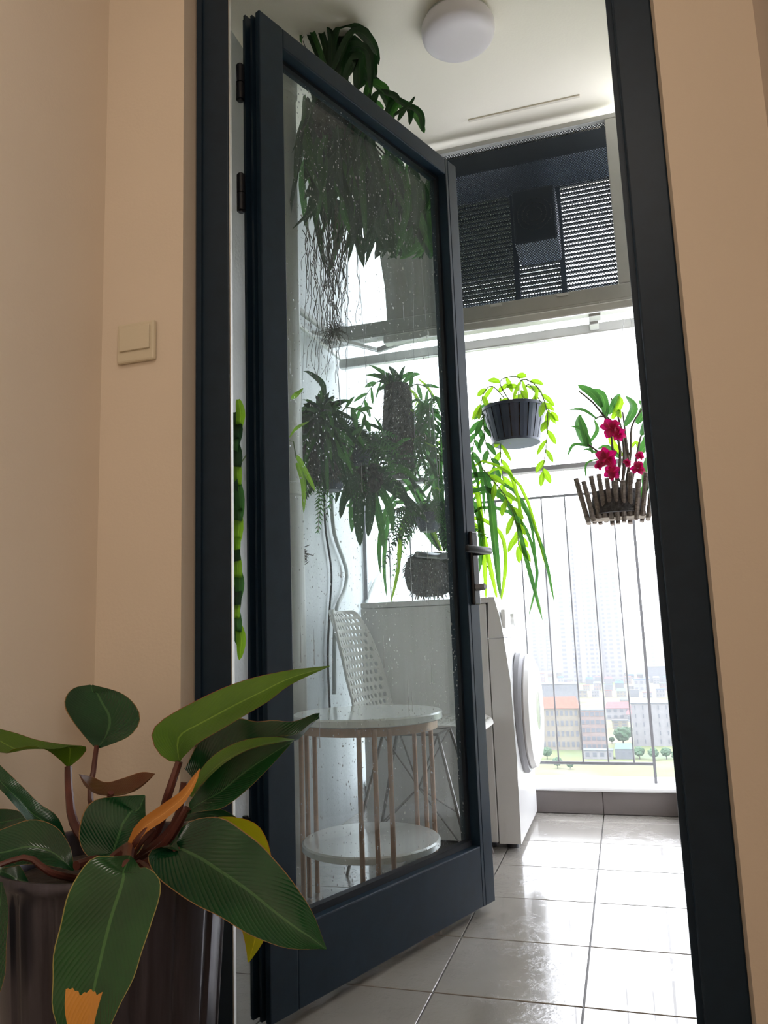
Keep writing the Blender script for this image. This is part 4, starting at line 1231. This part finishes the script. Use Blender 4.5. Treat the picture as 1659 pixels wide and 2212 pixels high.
for k in range(260):
    c_ = lb_.lerp(lt_, rp_.random()); a = rp_.random() * 6.28
    p = c_ + V((0.058 * math.cos(a), 0.058 * math.sin(a), 0)); d = V((math.cos(a), math.sin(a), rp_.uniform(-1.6, .4))) * rp_.uniform(.015, .04)
    b.tube([p, p + d * .6, p + d + V((0, 0, -.01))], 0.0009, 4)
b.obj('root_fuzz', M_root, lg, kind='stuff')
wirehang(lg, [lt_ + V((0, 0, -0.01))], [V((lt_.x, 2.95, az0 - 0.072))])


def spray(parent, ctr, n, ln, wd, mats, spread=1.0, down=0.8, upb=0.2, prof='lance', leftb=0.0):
    for k in range(n):
        d = V((rp_.uniform(-1, 1) * spread + leftb, rp_.uniform(-1, .5), rp_.uniform(-0.5, 1) + upb)).normalized()
        leaf('leaf', arch(V(ctr) + V((rp_.uniform(-.02, .02), rp_.uniform(-.02, .02), rp_.uniform(-.015, .015))), d, ln * rp_.uniform(.6, 1.2), down * rp_.uniform(.5, 1.3), 5), wd * rp_.uniform(.7, 1.2),
             rp_.choice(mats), parent, 8, prof=prof)


spray(lg, lt_, 16, 0.13, 0.013, [L_mid, L_shade, L_mid], 1.0, 0.4, 0.5)
for pts, nlf in (([(870, 850), (900, 830), (930, 850), (935, 920)], 9), ([(850, 850), (830, 820), (800, 840), (780, 880)], 8), ([(880, 900), (920, 880), (950, 930), (950, 1000)], 10), ([(880, 960), (915, 940), (945, 990), (930, 1060)], 9)):
    stem_leaves(lg, PP(pts, ly - .02), nlf, 0.06, 0.009, L_mid, down=0.6)
for k in range(60):
    a0 = P(rp_.uniform(880, 905), rp_.uniform(890, 1010), ly)
    e = P(rp_.uniform(915, 965), rp_.uniform(850, 1060), ly - .03)
    leaf('leaf', [a0, (a0 + e) / 2 + V((0, 0, .03)), e], 0.004, L_mid, lg, 6, prof='lance')

# -- dark planter with orchids on the left wall
dy_ = 2.55
d0, d1 = P(648, 1040, dy_), P(742, 880, dy_)
dk = root('epiphyte_clump', ((d0.x + d1.x) / 2, dy_, d0.z), 'dark shaggy root mass crowded with small dark leaves near the left balcony wall', 'plant')
cx_, cz0, cz1 = (d0.x + d1.x) / 2, d0.z, d1.z - 0.01
hw_ = (d1.x - d0.x) / 2
mossmass(dk, V((cx_, dy_, (cz0 + cz1) / 2)), hw_, hw_, (cz1 - cz0) / 2, 500)
wirehang(dk, [V((cx_ + hw_ * .9, dy_, cz1)), V((cx_ - hw_ * .9, dy_, cz1))], [V((cx_, dy_, CZ))] * 2)
spray(dk, (cx_, dy_, cz1), 60, 0.11, 0.012, [L_shade, L_shade, L_mid], 1.1, 0.5, 0.3)
spray(dk, (cx_ + .03, dy_ - .06, cz1 - .10), 70, 0.12, 0.010, [L_shade, L_mid], 1.0, 1.0, 0.0, leftb=0.3)
spray(dk, (cx_ + .02, dy_ - .07, cz1 - .04), 50, 0.09, 0.012, [L_shade, L_mid], 1.0, 1.0, 0.0)
leaf('leaf', PP([(700, 870), (697, 830), (668, 805), (655, 802)], dy_), 0.011, L_shade, dk, 8)
leaf('leaf', PP([(690, 880), (670, 872), (655, 880)], dy_), 0.009, L_shade, dk, 8)
stem_leaves(dk, PP([(735, 900), (750, 880), (790, 900), (765, 960)], dy_), 8, 0.06, 0.01, L_mid, down=.5)

# -- feathery fern filling the middle
for nm, (fx, fy), lab, nfr, rad, mts, yq in (('hanging_fern', (775, 965), 'dense feathery green fern hanging left of the fern log', 60, 0.26, [L_mid, L_shade], 2.75),
                                             ('hanging_fern', (925, 1110), 'dense green fern hanging just above the strap-leaved plant', 46, 0.22, [L_mid, L_shade], 2.9),
                                             ('hanging_fern', (715, 1020), 'dark fern hanging under the dark shaggy root mass near the wall', 30, 0.17, [L_shade, L_mid], 2.62)):
    fc = P(fx, fy, yq)
    ff = root(nm, (fc.x, fc.y, fc.z - 0.07), lab, 'plant')
    MB().lathe([(0.035, fc.z - 0.07), (0.052, fc.z - 0.02), (0.055, fc.z), (0.045, fc.z), (0.001, fc.z - 0.01)], (fc.x, fc.y, 0), 20).obj('pot', M_pplast, ff)
    wirehang(ff, [fc + V((.05, 0, 0)), fc - V((.05, 0, 0))], [V((fc.x, fc.y, CZ))] * 2)
    for k in range(nfr):
        d = V((rp_.uniform(-1, 1), rp_.uniform(-.8, .6), rp_.uniform(-.1, 1.1))).normalized()
        pth = arch(fc, d, rad * rp_.uniform(.6, 1.15), 0.9 * rp_.uniform(.6, 1.4), 6)
        m_ = rp_.choice(mts)
        q = [V(p) for p in resample([tuple(p) for p in pth], 16)]
        b = MB().tube(q, 0.0012, 4)
        fd = b
        vs = []; fs = []
        for i in range(1, 16):
            t = (q[i + 1] - q[i - 1]).normalized(); s = t.cross(V((rp_.uniform(-.4, .4), -1, .3)))
            s.normalize()
            ww = 0.030 * (1 - (i / 17) ** 1.5) + 0.005
            for sg in (-1, 1):
                e = q[i] + s * sg * ww + t * 0.010 + V((0, 0, -ww * .3))
                n0 = len(vs)
                vs += [q[i] - t * 0.0035, (q[i] + e) / 2 - t * 0.0035, e, (q[i] + e) / 2 + t * 0.004, q[i] + t * 0.0035]
                fs.append((n0, n0 + 1, n0 + 2, n0 + 3, n0 + 4))
        fd.add(vs, fs)
        o = fd.obj('frond', m_, ff)
        if 'UVMap' not in o.data.uv_layers: o.data.uv_layers.new(name='UVMap')

# -- broad-leaved plant drooping between the clumps
hy = 2.8
hc = P(800, 1035, hy)
ho = root('drooping_broadleaf', (hc.x, hy, hc.z - .1), 'broad-leaved plant with drooping dark leaves below the fern log', 'plant')
mossmass(ho, hc, .055, .05, .06, 120)
wirehang(ho, [hc + V((0, 0, .05))], [V((hc.x, hy, CZ))])
for a, b_, c_, wd, mi in (((790, 1040), (775, 1090), (778, 1180), .022, 0), ((800, 1040), (800, 1100), (795, 1160), .020, 0), ((790, 1030), (750, 1060), (735, 1120), .018, 0), ((810, 1040), (840, 1090), (850, 1150), .018, 1),
                          ((790, 1020), (745, 1020), (715, 1060), .014, 1), ((815, 1030), (860, 1050), (890, 1110), .018, 0), ((810, 1020), (860, 1010), (905, 1040), .015, 1), ((795, 1010), (790, 960), (765, 920), .014, 1),
                          ((800, 1040), (820, 1120), (830, 1190), .016, 1), ((815, 1040), (880, 1080), (925, 1130), .016, 0), ((800, 1010), (830, 970), (870, 960), .012, 1), ((790, 1035), (765, 1075), (760, 1150), .016, 1)):
    leaf('leaf', [P(*a, hy), P(*b_, hy - .04), P(*c_, hy - .05)], wd, (L_shade, L_mid)[mi], ho, 9, nrm=(rp_.uniform(-.4, .4), -1, .2))
for k in range(70):
    a = (rp_.gauss(790, 30), rp_.gauss(1000, 35)); e = (a[0] + rp_.uniform(-55, 60), a[1] + rp_.uniform(-30, 70))
    q0, q1 = P(*a, hy + rp_.uniform(-.05, .08)), P(*e, hy + rp_.uniform(-.08, .08))
    leaf('leaf', [q0, (q0 + q1) / 2 + V((0, 0, .012)), q1], rp_.uniform(.005, .011), rp_.choice([L_shade, L_mid, L_mid]), ho, 6)
for k in range(60):
    a = (rp_.uniform(880, 960), rp_.uniform(850, 1080)); e = (a[0] + rp_.uniform(-40, 40), a[1] + rp_.uniform(-45, 45))
    q0, q1 = P(*a, ly + rp_.uniform(-.05, .08)), P(*e, ly + rp_.uniform(-.08, .08))
    leaf('leaf', [q0, (q0 + q1) / 2 + V((0, 0, .012)), q1], rp_.uniform(.004, .009), rp_.choice([L_mid, L_mid, L_backlit]), lg, 6)

# -- leaves near the hinge side: a wall plant seen through the gap and at the pane's left edge
gy = 1.95
gp = P(509, 1180, gy)
wp = root('wall_vine', (BX0 + 0.045, gy, P(509, 1370, gy).z), 'green leafy plant on the balcony wall seen through the hinge gap', 'plant')
wz0 = P(509, 1370, gy).z
MB().lathe([(0.03, wz0), (0.042, wz0 + 0.06), (0.044, wz0 + 0.085), (0.036, wz0 + 0.085), (0.001, wz0 + 0.07)], (BX0 + 0.046, gy, 0), 20).obj('pot', M_pplast, wp)
MB().box((BX0, gy - .01, wz0 + 0.04), (BX0 + 0.012, gy + .01, wz0 + 0.08)).obj('hook', M_wire, wp)
for y0 in range(900, 1400, 30):
    x0 = 510 + rp_.uniform(-6, 6)
    ln = rp_.uniform(50, 110)
    leaf('leaf', [P(x0, y0 - ln * .5, gy), P(x0 + rp_.uniform(-6, 10), y0, gy - .03), P(x0 + rp_.uniform(-8, 8), y0 + ln * .6, gy)], 0.013, rp_.choice([L_mid, L_backlit, L_shade]), wp, 8, nrm=(0.4, -1, 0.3))
for a, b_, c_ in (((640, 985), (650, 1000), (682, 1062)), ((640, 1000), (655, 1040), (656, 1108)), ((625, 945), (640, 925), (668, 910)), ((628, 860), (640, 852), (655, 838))):
    leaf('leaf', [P(*a, 2.2), P(*b_, 2.18), P(*c_, 2.2)], 0.010, L_backlit, wp, 8)
MB().tube(resample([tuple(V((BX0 + .046, gy, wz0 + .08))), tuple(P(520, 1000, gy + .05)), tuple(P(625, 950, 2.2)), tuple(P(640, 990, 2.2))], 14), 0.002, 6).obj('stem', M_stem, wp)

# -- the big overhead epiphyte, leaves over the door top and roots trailing down
ty = 2.25
tc_ = P(720, 250, ty)
te = root('overhead_epiphyte', (tc_.x, ty, tc_.z - .1), 'large dark epiphyte hung from the ceiling above the door, roots trailing', 'plant')
b = MB()
vs = []; fs = []
nn_ = 22
for i in range(13):
    th = math.pi * i / 12
    for k in range(nn_):
        a = 2 * math.pi * k / nn_; q = 0.060 * (1 + rp_.uniform(-.15, .15))
        vs.append(tc_ + V((q * math.sin(th) * math.cos(a) * 1.15, q * math.sin(th) * math.sin(a), 1.4 * q * math.cos(th))))
for i in range(12):
    for k in range(nn_):
        fs.append((i * nn_ + k, i * nn_ + (k + 1) % nn_, (i + 1) * nn_ + (k + 1) % nn_, (i + 1) * nn_ + k))
b.add(vs, fs).obj('root_ball', M_bark, te)
MB().tube([P(643, -40, ty), P(644, 0, ty), P(650, 60, ty), P(655, 90, ty), P(690, 180, ty), tc_], 0.0013, 6).obj('hanging_wire', M_cable, te)
hk = P(643, -40, ty)
MB().tube([hk, V((hk.x, hk.y, max(CZ, hk.z + .001)))], 0.0013, 6).obj('hanging_wire', M_cable, te)
topl = [((705, 150), (670, 60), (650, 75), (652, 95), .008), ((715, 150), (690, 60), (668, 70), (690, 110), .010), ((710, 150), (730, 60), (790, 70), (812, 170), .014), ((715, 150), (715, 80), (708, 60), (706, 58), .010),
        ((720, 160), (750, 60), (800, 90), (818, 140), .016), ((720, 170), (745, 90), (770, 90), (765, 150), .015), ((700, 160), (715, 90), (745, 95), (740, 150), .016), ((730, 180), (750, 100), (795, 110), (800, 195), .012), ((725, 190), (735, 120), (760, 100), (800, 120), .022), ((735, 200), (750, 130), (780, 130), (800, 180), .020), ((700, 130), (712, 95), (735, 80), (760, 110), .018),
        ((720, 150), (760, 68), (795, 80), (815, 120), .014), ((690, 130), (672, 85), (660, 62), (650, 88), .007), ((745, 170), (770, 120), (775, 160), (770, 200), .018),
        ((790, 230), (800, 180), (830, 190), (838, 215), .013), ((800, 240), (815, 200), (850, 205), (862, 222), .013), ((830, 260), (850, 215), (885, 235), (885, 270), .010), ((840, 260), (865, 220), (900, 250), (917, 288), .011),
        ((850, 250), (870, 235), (885, 225), (896, 208), .006), ((860, 260), (880, 230), (908, 245), (914, 285), .009), ((830, 270), (845, 225), (862, 215), (866, 240), .009), ((760, 200), (800, 170), (835, 210), (850, 260), .014)]
for a, b_, c_, d_, wd in topl:
    yy = ty + rp_.uniform(-.05, .08)
    leaf('leaf', [P(*a, yy), P(*b_, yy), P(*c_, yy), P(*d_, yy)], wd * 1.15, rp_.choice([L_shade, L_mid, L_shade]), te, 14, prof='strap', fold=.3, nrm=(rp_.uniform(-.25, .25), -1, rp_.uniform(-.1, .5)))
MB().tube(resample([tuple(tc_), tuple(P(800, 260, ty)), tuple(P(850, 270, ty))], 8), 0.006, 7).obj('stem', M_cane, te)
for k in range(190):
    x0 = rp_.uniform(650, 935) if k < 150 else rp_.uniform(665, 800); yA = rp_.uniform(190, 430)
    if x0 > 800: yA = rp_.uniform(260 + (x0 - 800) * .9, 440)
    if x0 > 830 and rp_.random() < 0.5: yA += 60
    if k >= 150: yA = rp_.uniform(150, 330)
    ln = rp_.uniform(80, 190); yy = ty + rp_.uniform(-.02, .22)
    if x0 < 690: yy = max(yy, 2.2)
    e = (x0 + rp_.uniform(-40, 45), min(yA + ln, 605 if x0 < 800 else 560))
    leaf('leaf', [P(x0, yA, yy), P(x0 + rp_.uniform(-15, 25), yA + ln * .3, yy - .03), P(*e, yy)], rp_.uniform(.010, .020), rp_.choice([L_shade, L_shade, L_mid]), te, 7, prof='lance', fold=.25)
for k in range(14):
    a = tc_; e = P(rp_.uniform(660, 900), rp_.uniform(300, 430), ty + .12)
    MB().tube(resample([tuple(a), tuple((a + e) / 2 + V((0, 0, .03))), tuple(e)], 8), 0.003, 6).obj('stem', M_cane, te)
# trailing roots: each strand its own part
for k in range(60):
    x = rp_.gauss(705, 26) if k < 46 else rp_.uniform(650, 770)
    y = rp_.uniform(430, 520); yy = ty + rp_.uniform(0, .15)
    end = rp_.uniform(620, 860) if abs(x - 710) < 30 else rp_.uniform(580, 740)
    pts = []
    while y < end:
        pts.append(tuple(P(x, y, yy)))
        y += 22; x += rp_.gauss(0, 5) + (715 - x) * 0.03
    if len(pts) > 2:
        q = resample(pts, len(pts) * 2)
        MB().tube(q, [0.0017 * (1 - .6 * i / len(q)) for i in range(len(q))], 4).obj('aerial_root', M_root, te)
# tuft of tillandsia in the roots
b = MB()
tf = P(722, 715, ty + .08)
for k in range(90):
    d = V((rp_.gauss(0, 1), rp_.gauss(0, 1), rp_.gauss(0, 1))).normalized()
    b.tube([tf, tf + d * .03, tf + d * .055 + V((0, 0, -.012))], [.0012, .0009, .0003], 4)
b.obj('root_tuft', M_root, te, kind='stuff')

# -- small dead twig by the pipe
tq = P(655, 1120, 2.4)
tw = root('dry_twig', tq, 'small dry root clump dangling beside the drain pipe', 'twig')
b = MB().tube(resample([tuple(V((tq.x, tq.y, CZ))), tuple(P(655, 1120, 2.4)), tuple(P(652, 1160, 2.4)), tuple(P(655, 1200, 2.4)), tuple(P(654, 1250, 2.4))], 16), 0.0012, 5)
for k in range(40):
    c_ = P(655 + rp_.gauss(0, 4), 1200 + rp_.gauss(0, 10), 2.4); d = V((rp_.gauss(0, 1), rp_.gauss(0, 1), rp_.gauss(0, 1))).normalized() * .018
    b.tube([c_ - d, c_ + d], .0012, 4)
b.obj('roots', M_root, tw)

# ------------------------------------------------------------------ the city far below
GZ = -60.0
BOXES = []


def G(px, py):
    return PZ(px, py, GZ)


def ground_mat():
    m = mat('far_ground', (0.25, 0.30, 0.14), 0.9)
    nt = m.node_tree; b = nt.nodes['Principled BSDF']
    n = nt.nodes.new('ShaderNodeTexNoise'); n.inputs['Scale'].default_value = 0.03; n.inputs['Detail'].default_value = 5
    geo = nt.nodes.new('ShaderNodeNewGeometry'); nt.links.new(geo.outputs['Position'], n.inputs['Vector'])
    r = nt.nodes.new('ShaderNodeValToRGB'); cr = r.color_ramp
    cr.elements[0].position = 0.3; cr.elements[0].color = (0.085, 0.12, 0.07, 1)
    cr.elements[1].position = 0.7; cr.elements[1].color = (0.15, 0.135, 0.105, 1)
    e = cr.elements.new(0.5); e.color = (0.11, 0.135, 0.05, 1)
    nt.links.new(n.outputs['Fac'], r.inputs[0]); nt.links.new(r.outputs[0], b.inputs['Base Color'])
    return m


tag(MB().box((-1500, 60, GZ - 1), (1500, 4000, GZ)).obj('ground', ground_mat()), kind='structure')
C_wall = [mat('city_wall_' + n, c, 0.8, noise=0.08, nscale=0.4) for n, c in (('white', (.17, .17, .18)), ('cream', (.165, .15, .125)), ('grey', (.11, .12, .135)), ('pink', (.165, .13, .125)))]
C_roof = [mat('city_roof_' + n, c, 0.8, noise=0.12, nscale=0.5) for n, c in (('orange', (.17, .065, .045)), ('red', (.17, .06, .065)), ('grey', (.095, .115, .13)), ('blue', (.03, .08, .16)), ('teal', (.08, .135, .14)))]
C_win = mat('city_window', (0.09, 0.10, 0.12), 0.4, noise=0.1, nscale=1)
C_tree = mat('city_tree', (0.035, 0.075, 0.04), 0.9, noise=0.4, nscale=0.6)


def building(px0, px1, pyb, pyt, wm_, rm, floors, bays, kind, label, group=None, deep=0.8, name='house', winsize=0.55):
    """box house on the ground: near face between px0 and px1, base at row pyb, top at row pyt"""
    a, c_ = G(px0, pyb), G(px1, pyb)
    yv = (a.y + c_.y) / 2
    x0, x1 = P(px0, pyb, yv).x, P(px1, pyb, yv).x
    h = P((px0 + px1) / 2, pyt, yv).z - GZ
    wdt = x1 - x0; dp = wdt * deep
    BOXES.append((x0, x1, yv, yv + dp))
    r_ = root(name, ((x0 + x1) / 2, yv + dp / 2, GZ), label, 'building', group)
    MB().box((x0, yv, GZ), (x1, yv + dp, GZ + h)).obj('walls', wm_, r_)
    if kind == 'gable':
        ov = wdt * .04; hh = min(wdt * .28, h * .5)
        b = MB()
        ym = yv + dp / 2
        vs = [(x0 - ov, yv - ov, GZ + h), (x1 + ov, yv - ov, GZ + h), (x1 + ov, yv + dp + ov, GZ + h), (x0 - ov, yv + dp + ov, GZ + h), (x0 - ov + wdt * .1, ym, GZ + h + hh), (x1 + ov - wdt * .1, ym, GZ + h + hh)]
        b.add([V(v) for v in vs], [(0, 1, 5, 4), (1, 2, 5), (2, 3, 4, 5), (3, 0, 4), (0, 3, 2, 1)])
        b.obj('roof', rm, r_)
    else:
        MB().box((x0 - wdt * .02, yv - wdt * .02, GZ + h), (x1 + wdt * .02, yv + dp, GZ + h + max(.4, h * .02))).obj('roof', rm, r_)
    b = MB()
    bw_, fh = wdt / bays, h / floors
    for i in range(bays):
        for j in range(floors):
            xa = x0 + bw_ * (i + .5 - winsize / 2); za = GZ + fh * (j + .3)
            b.box((xa, yv - .15, za), (xa + bw_ * winsize, yv + .02, za + fh * .5))
    b.obj('windows', C_win, r_, kind='stuff')
    return r_


# towers: shafts with columns of windows
def tower(px0, px1, pyb, pyt, floors, label, cols, dist=None):
    yv = dist or G((px0 + px1) / 2, pyb).y
    x0, x1 = P(px0, pyb, yv).x, P(px1, pyb, yv).x
    h = P((px0 + px1) / 2, pyt, yv).z - GZ
    w_ = x1 - x0
    BOXES.append((x0, x1, yv - w_ * .06, yv + w_ * .6))
    r_ = root('tower_block', ((x0 + x1) / 2, yv, GZ), label, 'building')
    sh_ = MB().box((x0, yv, GZ), (x1, yv + w_ * .6, GZ + h)).box((x0 + w_ * .33, yv - w_ * .06, GZ), (x1 - w_ * .33, yv, GZ + h * 1.01)).obj('shaft', C_wall[0], r_)
    MB().box((x0 + w_ * .2, yv + 2, GZ + h), (x1 - w_ * .2, yv + w_ * .4, GZ + h + 4)).obj('plant_room', C_wall[2], r_)
    b = MB(); fh = h / floors
    for cc, cw in cols:
        for j in range(floors):
            xa = x0 + w_ * cc; off = -w_ * .06 if .33 < cc < .67 else 0
            b.box((xa, yv + off - .3, GZ + fh * (j + .3)), (xa + w_ * cw, yv + off + .05, GZ + fh * (j + .8)))
    b.obj('windows', C_win, r_, kind='stuff')


tower(1215, 1350, 1475, 1155, 34, 'tall pale residential tower rising in the middle of the view', [(.03, .07), (.20, .06), (.28, .04), (.42, .03), (.49, .06), (.58, .03), (.72, .04), (.80, .06), (.92, .05)])
tower(1150, 1200, 1450, 1235, 28, 'faint pale tower left of the tall tower', [(.1, .14), (.4, .12), (.7, .14)])
tower(1405, 1452, 1440, 1215, 28, 'faint pale tower at the right by the door jamb', [(.1, .14), (.45, .12), (.75, .14)])
tower(1040, 1110, 1455, 1300, 22, 'faint lower tower behind the washing machine and plants', [(.1, .1), (.3, .1), (.55, .1), (.8, .1)])
rc = random.Random(5)
# signature buildings
building(1172, 1255, 1620, 1530, C_wall[1], C_roof[0], 4, 8, 'gable', 'long cream block with a broad orange roof left of the third bar', deep=.6)
building(1258, 1312, 1622, 1535, C_wall[3], C_roof[2], 5, 5, 'flat', 'unfinished open concrete frame block beside the orange roof', name='concrete_block', winsize=.75, deep=.5)
building(1370, 1455, 1612, 1520, C_wall[0], C_roof[2], 5, 5, 'flat', 'large plain white block by the right post', deep=.7, winsize=.15)
building(1170, 1250, 1520, 1478, C_wall[2], C_roof[2], 2, 8, 'flat', 'long blue-grey flat roofed hall below the tall tower', deep=.5)
building(1310, 1365, 1555, 1530, C_wall[0], C_roof[1], 2, 4, 'gable', 'white house with a small red roof right of centre', deep=.7)
building(1355, 1398, 1560, 1543, C_wall[0], C_roof[1], 1, 4, 'gable', 'low house with a rose red roof left of the white block', deep=.7)
building(1370, 1405, 1495, 1468, C_wall[0], C_roof[3], 2, 3, 'flat', 'house with a vivid blue flat roof near the right post', deep=.8)
building(1395, 1450, 1475, 1440, C_wall[2], C_roof[2], 3, 6, 'flat', 'grey stepped block at the far right', deep=.6)
building(1330, 1368, 1640, 1618, C_wall[2], C_roof[4], 1, 3, 'gable', 'shed with a pale teal roof behind the railing bars', deep=.7, name='shed')
building(1262, 1325, 1640, 1622, C_wall[0], C_roof[2], 1, 4, 'flat', 'low white shed at the foot of the concrete block', deep=.4, name='shed')
# the crowd of small houses, row behind row
rows_ = [(1466, 12, 16, 'farthest'), (1478, 14, 15, 'second farthest'), (1492, 16, 13, 'third farthest'), (1507, 18, 11, 'middle'), (1527, 20, 9, 'fourth nearest'), (1548, 24, 7, 'third nearest'), (1575, 28, 6, 'second nearest'), (1600, 30, 5, 'nearest')]
ORD = ['first', 'second', 'third', 'fourth', 'fifth', 'sixth', 'seventh', 'eighth', 'ninth', 'tenth', 'eleventh', 'twelfth', 'thirteenth', 'fourteenth', 'fifteenth', 'sixteenth']
RN = {0: 'orange', 1: 'red', 2: 'grey', 3: 'blue', 4: 'teal'}
for (pyb, hh, cnt, rn) in rows_:
    no = 0
    for i in range(cnt):
        slot = 310 / cnt
        px = 1160 + slot * (i + .5); ww = slot * rc.uniform(.55, .85)
        pb = pyb + rc.uniform(-1.5, 1.5)
        a_, c_ = G(px - ww / 2, pb), G(px + ww / 2, pb)
        y_ = (a_.y + c_.y) / 2; box = (P(px - ww / 2, pb, y_).x, P(px + ww / 2, pb, y_).x, y_, y_ + (c_.x - a_.x) * .5)
        ri = rc.choice([0, 1, 2, 2, 4, 3, 2, 1]); wi = rc.randint(0, 3)
        if any(box[0] < q[1] + 1 and box[1] > q[0] - 1 and box[2] < q[3] + 1 and box[3] > q[2] - 1 for q in BOXES): continue
        if pyb > 1510 and (1165 < px < 1325 or px > 1362): continue
        lab = '%s from left, %s row of city houses: %s walls, %s roof' % (ORD[no], rn, ('white', 'cream', 'grey', 'pink')[wi], RN[ri])
        building(px - ww / 2, px + ww / 2, pb, pb - hh * rc.uniform(.6, 1.1), C_wall[wi], C_roof[ri], rc.randint(2, 3), rc.randint(2, 3), rc.choice(['flat', 'gable']), lab, 'small city houses below the towers', deep=.5)
        no += 1
# trees
for i, (px, py, sz, lab) in enumerate([
        (1347, 1612, 24, 'largest leafy tree, right of the open concrete block'), (1322, 1606, 8, 'small tree between the concrete block and the largest tree'),
        (1362, 1585, 8, 'small tree just left of the white block'), (1182, 1640, 15, 'round tree at the foot of the orange roofed block, left'),
        (1382, 1640, 15, 'round tree right of the teal shed'), (1412, 1642, 14, 'round tree just left of the right railing post'),
        (1440, 1640, 14, 'round tree right of the railing post'), (1462, 1646, 13, 'rightmost tree beside the door jamb'),
        (1205, 1660, 14, 'low tree below the left railing bars'), (1232, 1662, 10, 'small low tree under the second bar'),
        (1362, 1628, 10, 'small tree behind the teal shed')]):
    c_ = G(px, py); s = sz / FPX * c_.y
    r_ = root('tree', c_, lab, 'tree', 'trees among the houses below')
    MB().tube([c_, c_ + V((0, 0, s * .6))], s * .06, 6).obj('trunk', M_bark, r_)
    bm = bmesh.new(); bmesh.ops.create_icosphere(bm, subdivisions=3, radius=s * .7)
    for v in bm.verts:
        v.co *= 1 + rc.uniform(-.16, .16); v.co.z *= .85
    bmesh.ops.translate(bm, verts=bm.verts, vec=c_ + V((0, 0, s)))
    bm.verts.index_update()
    MB().add([v.co.copy() for v in bm.verts], [[v.index for v in f.verts] for f in bm.faces]).obj('crown', C_tree, r_)
    bm.free()

# ------------------------------------------------------------------ humid haze over the city
hz = bpy.data.materials.new('city_haze'); hz.use_nodes = True
nt = hz.node_tree; nt.nodes.remove(nt.nodes['Principled BSDF'])
vsn = nt.nodes.new('ShaderNodeVolumeScatter'); vsn.inputs['Color'].default_value = (0.97, 0.98, 1, 1); vsn.inputs['Density'].default_value = 0.0003
vsn.inputs['Anisotropy'].default_value = 0.3
nt.links.new(vsn.outputs[0], nt.nodes['Material Output'].inputs['Volume'])
tag(MB().box((-700, 120, GZ + 0.5), (700, 1500, 160)).obj('haze', hz), kind='structure')
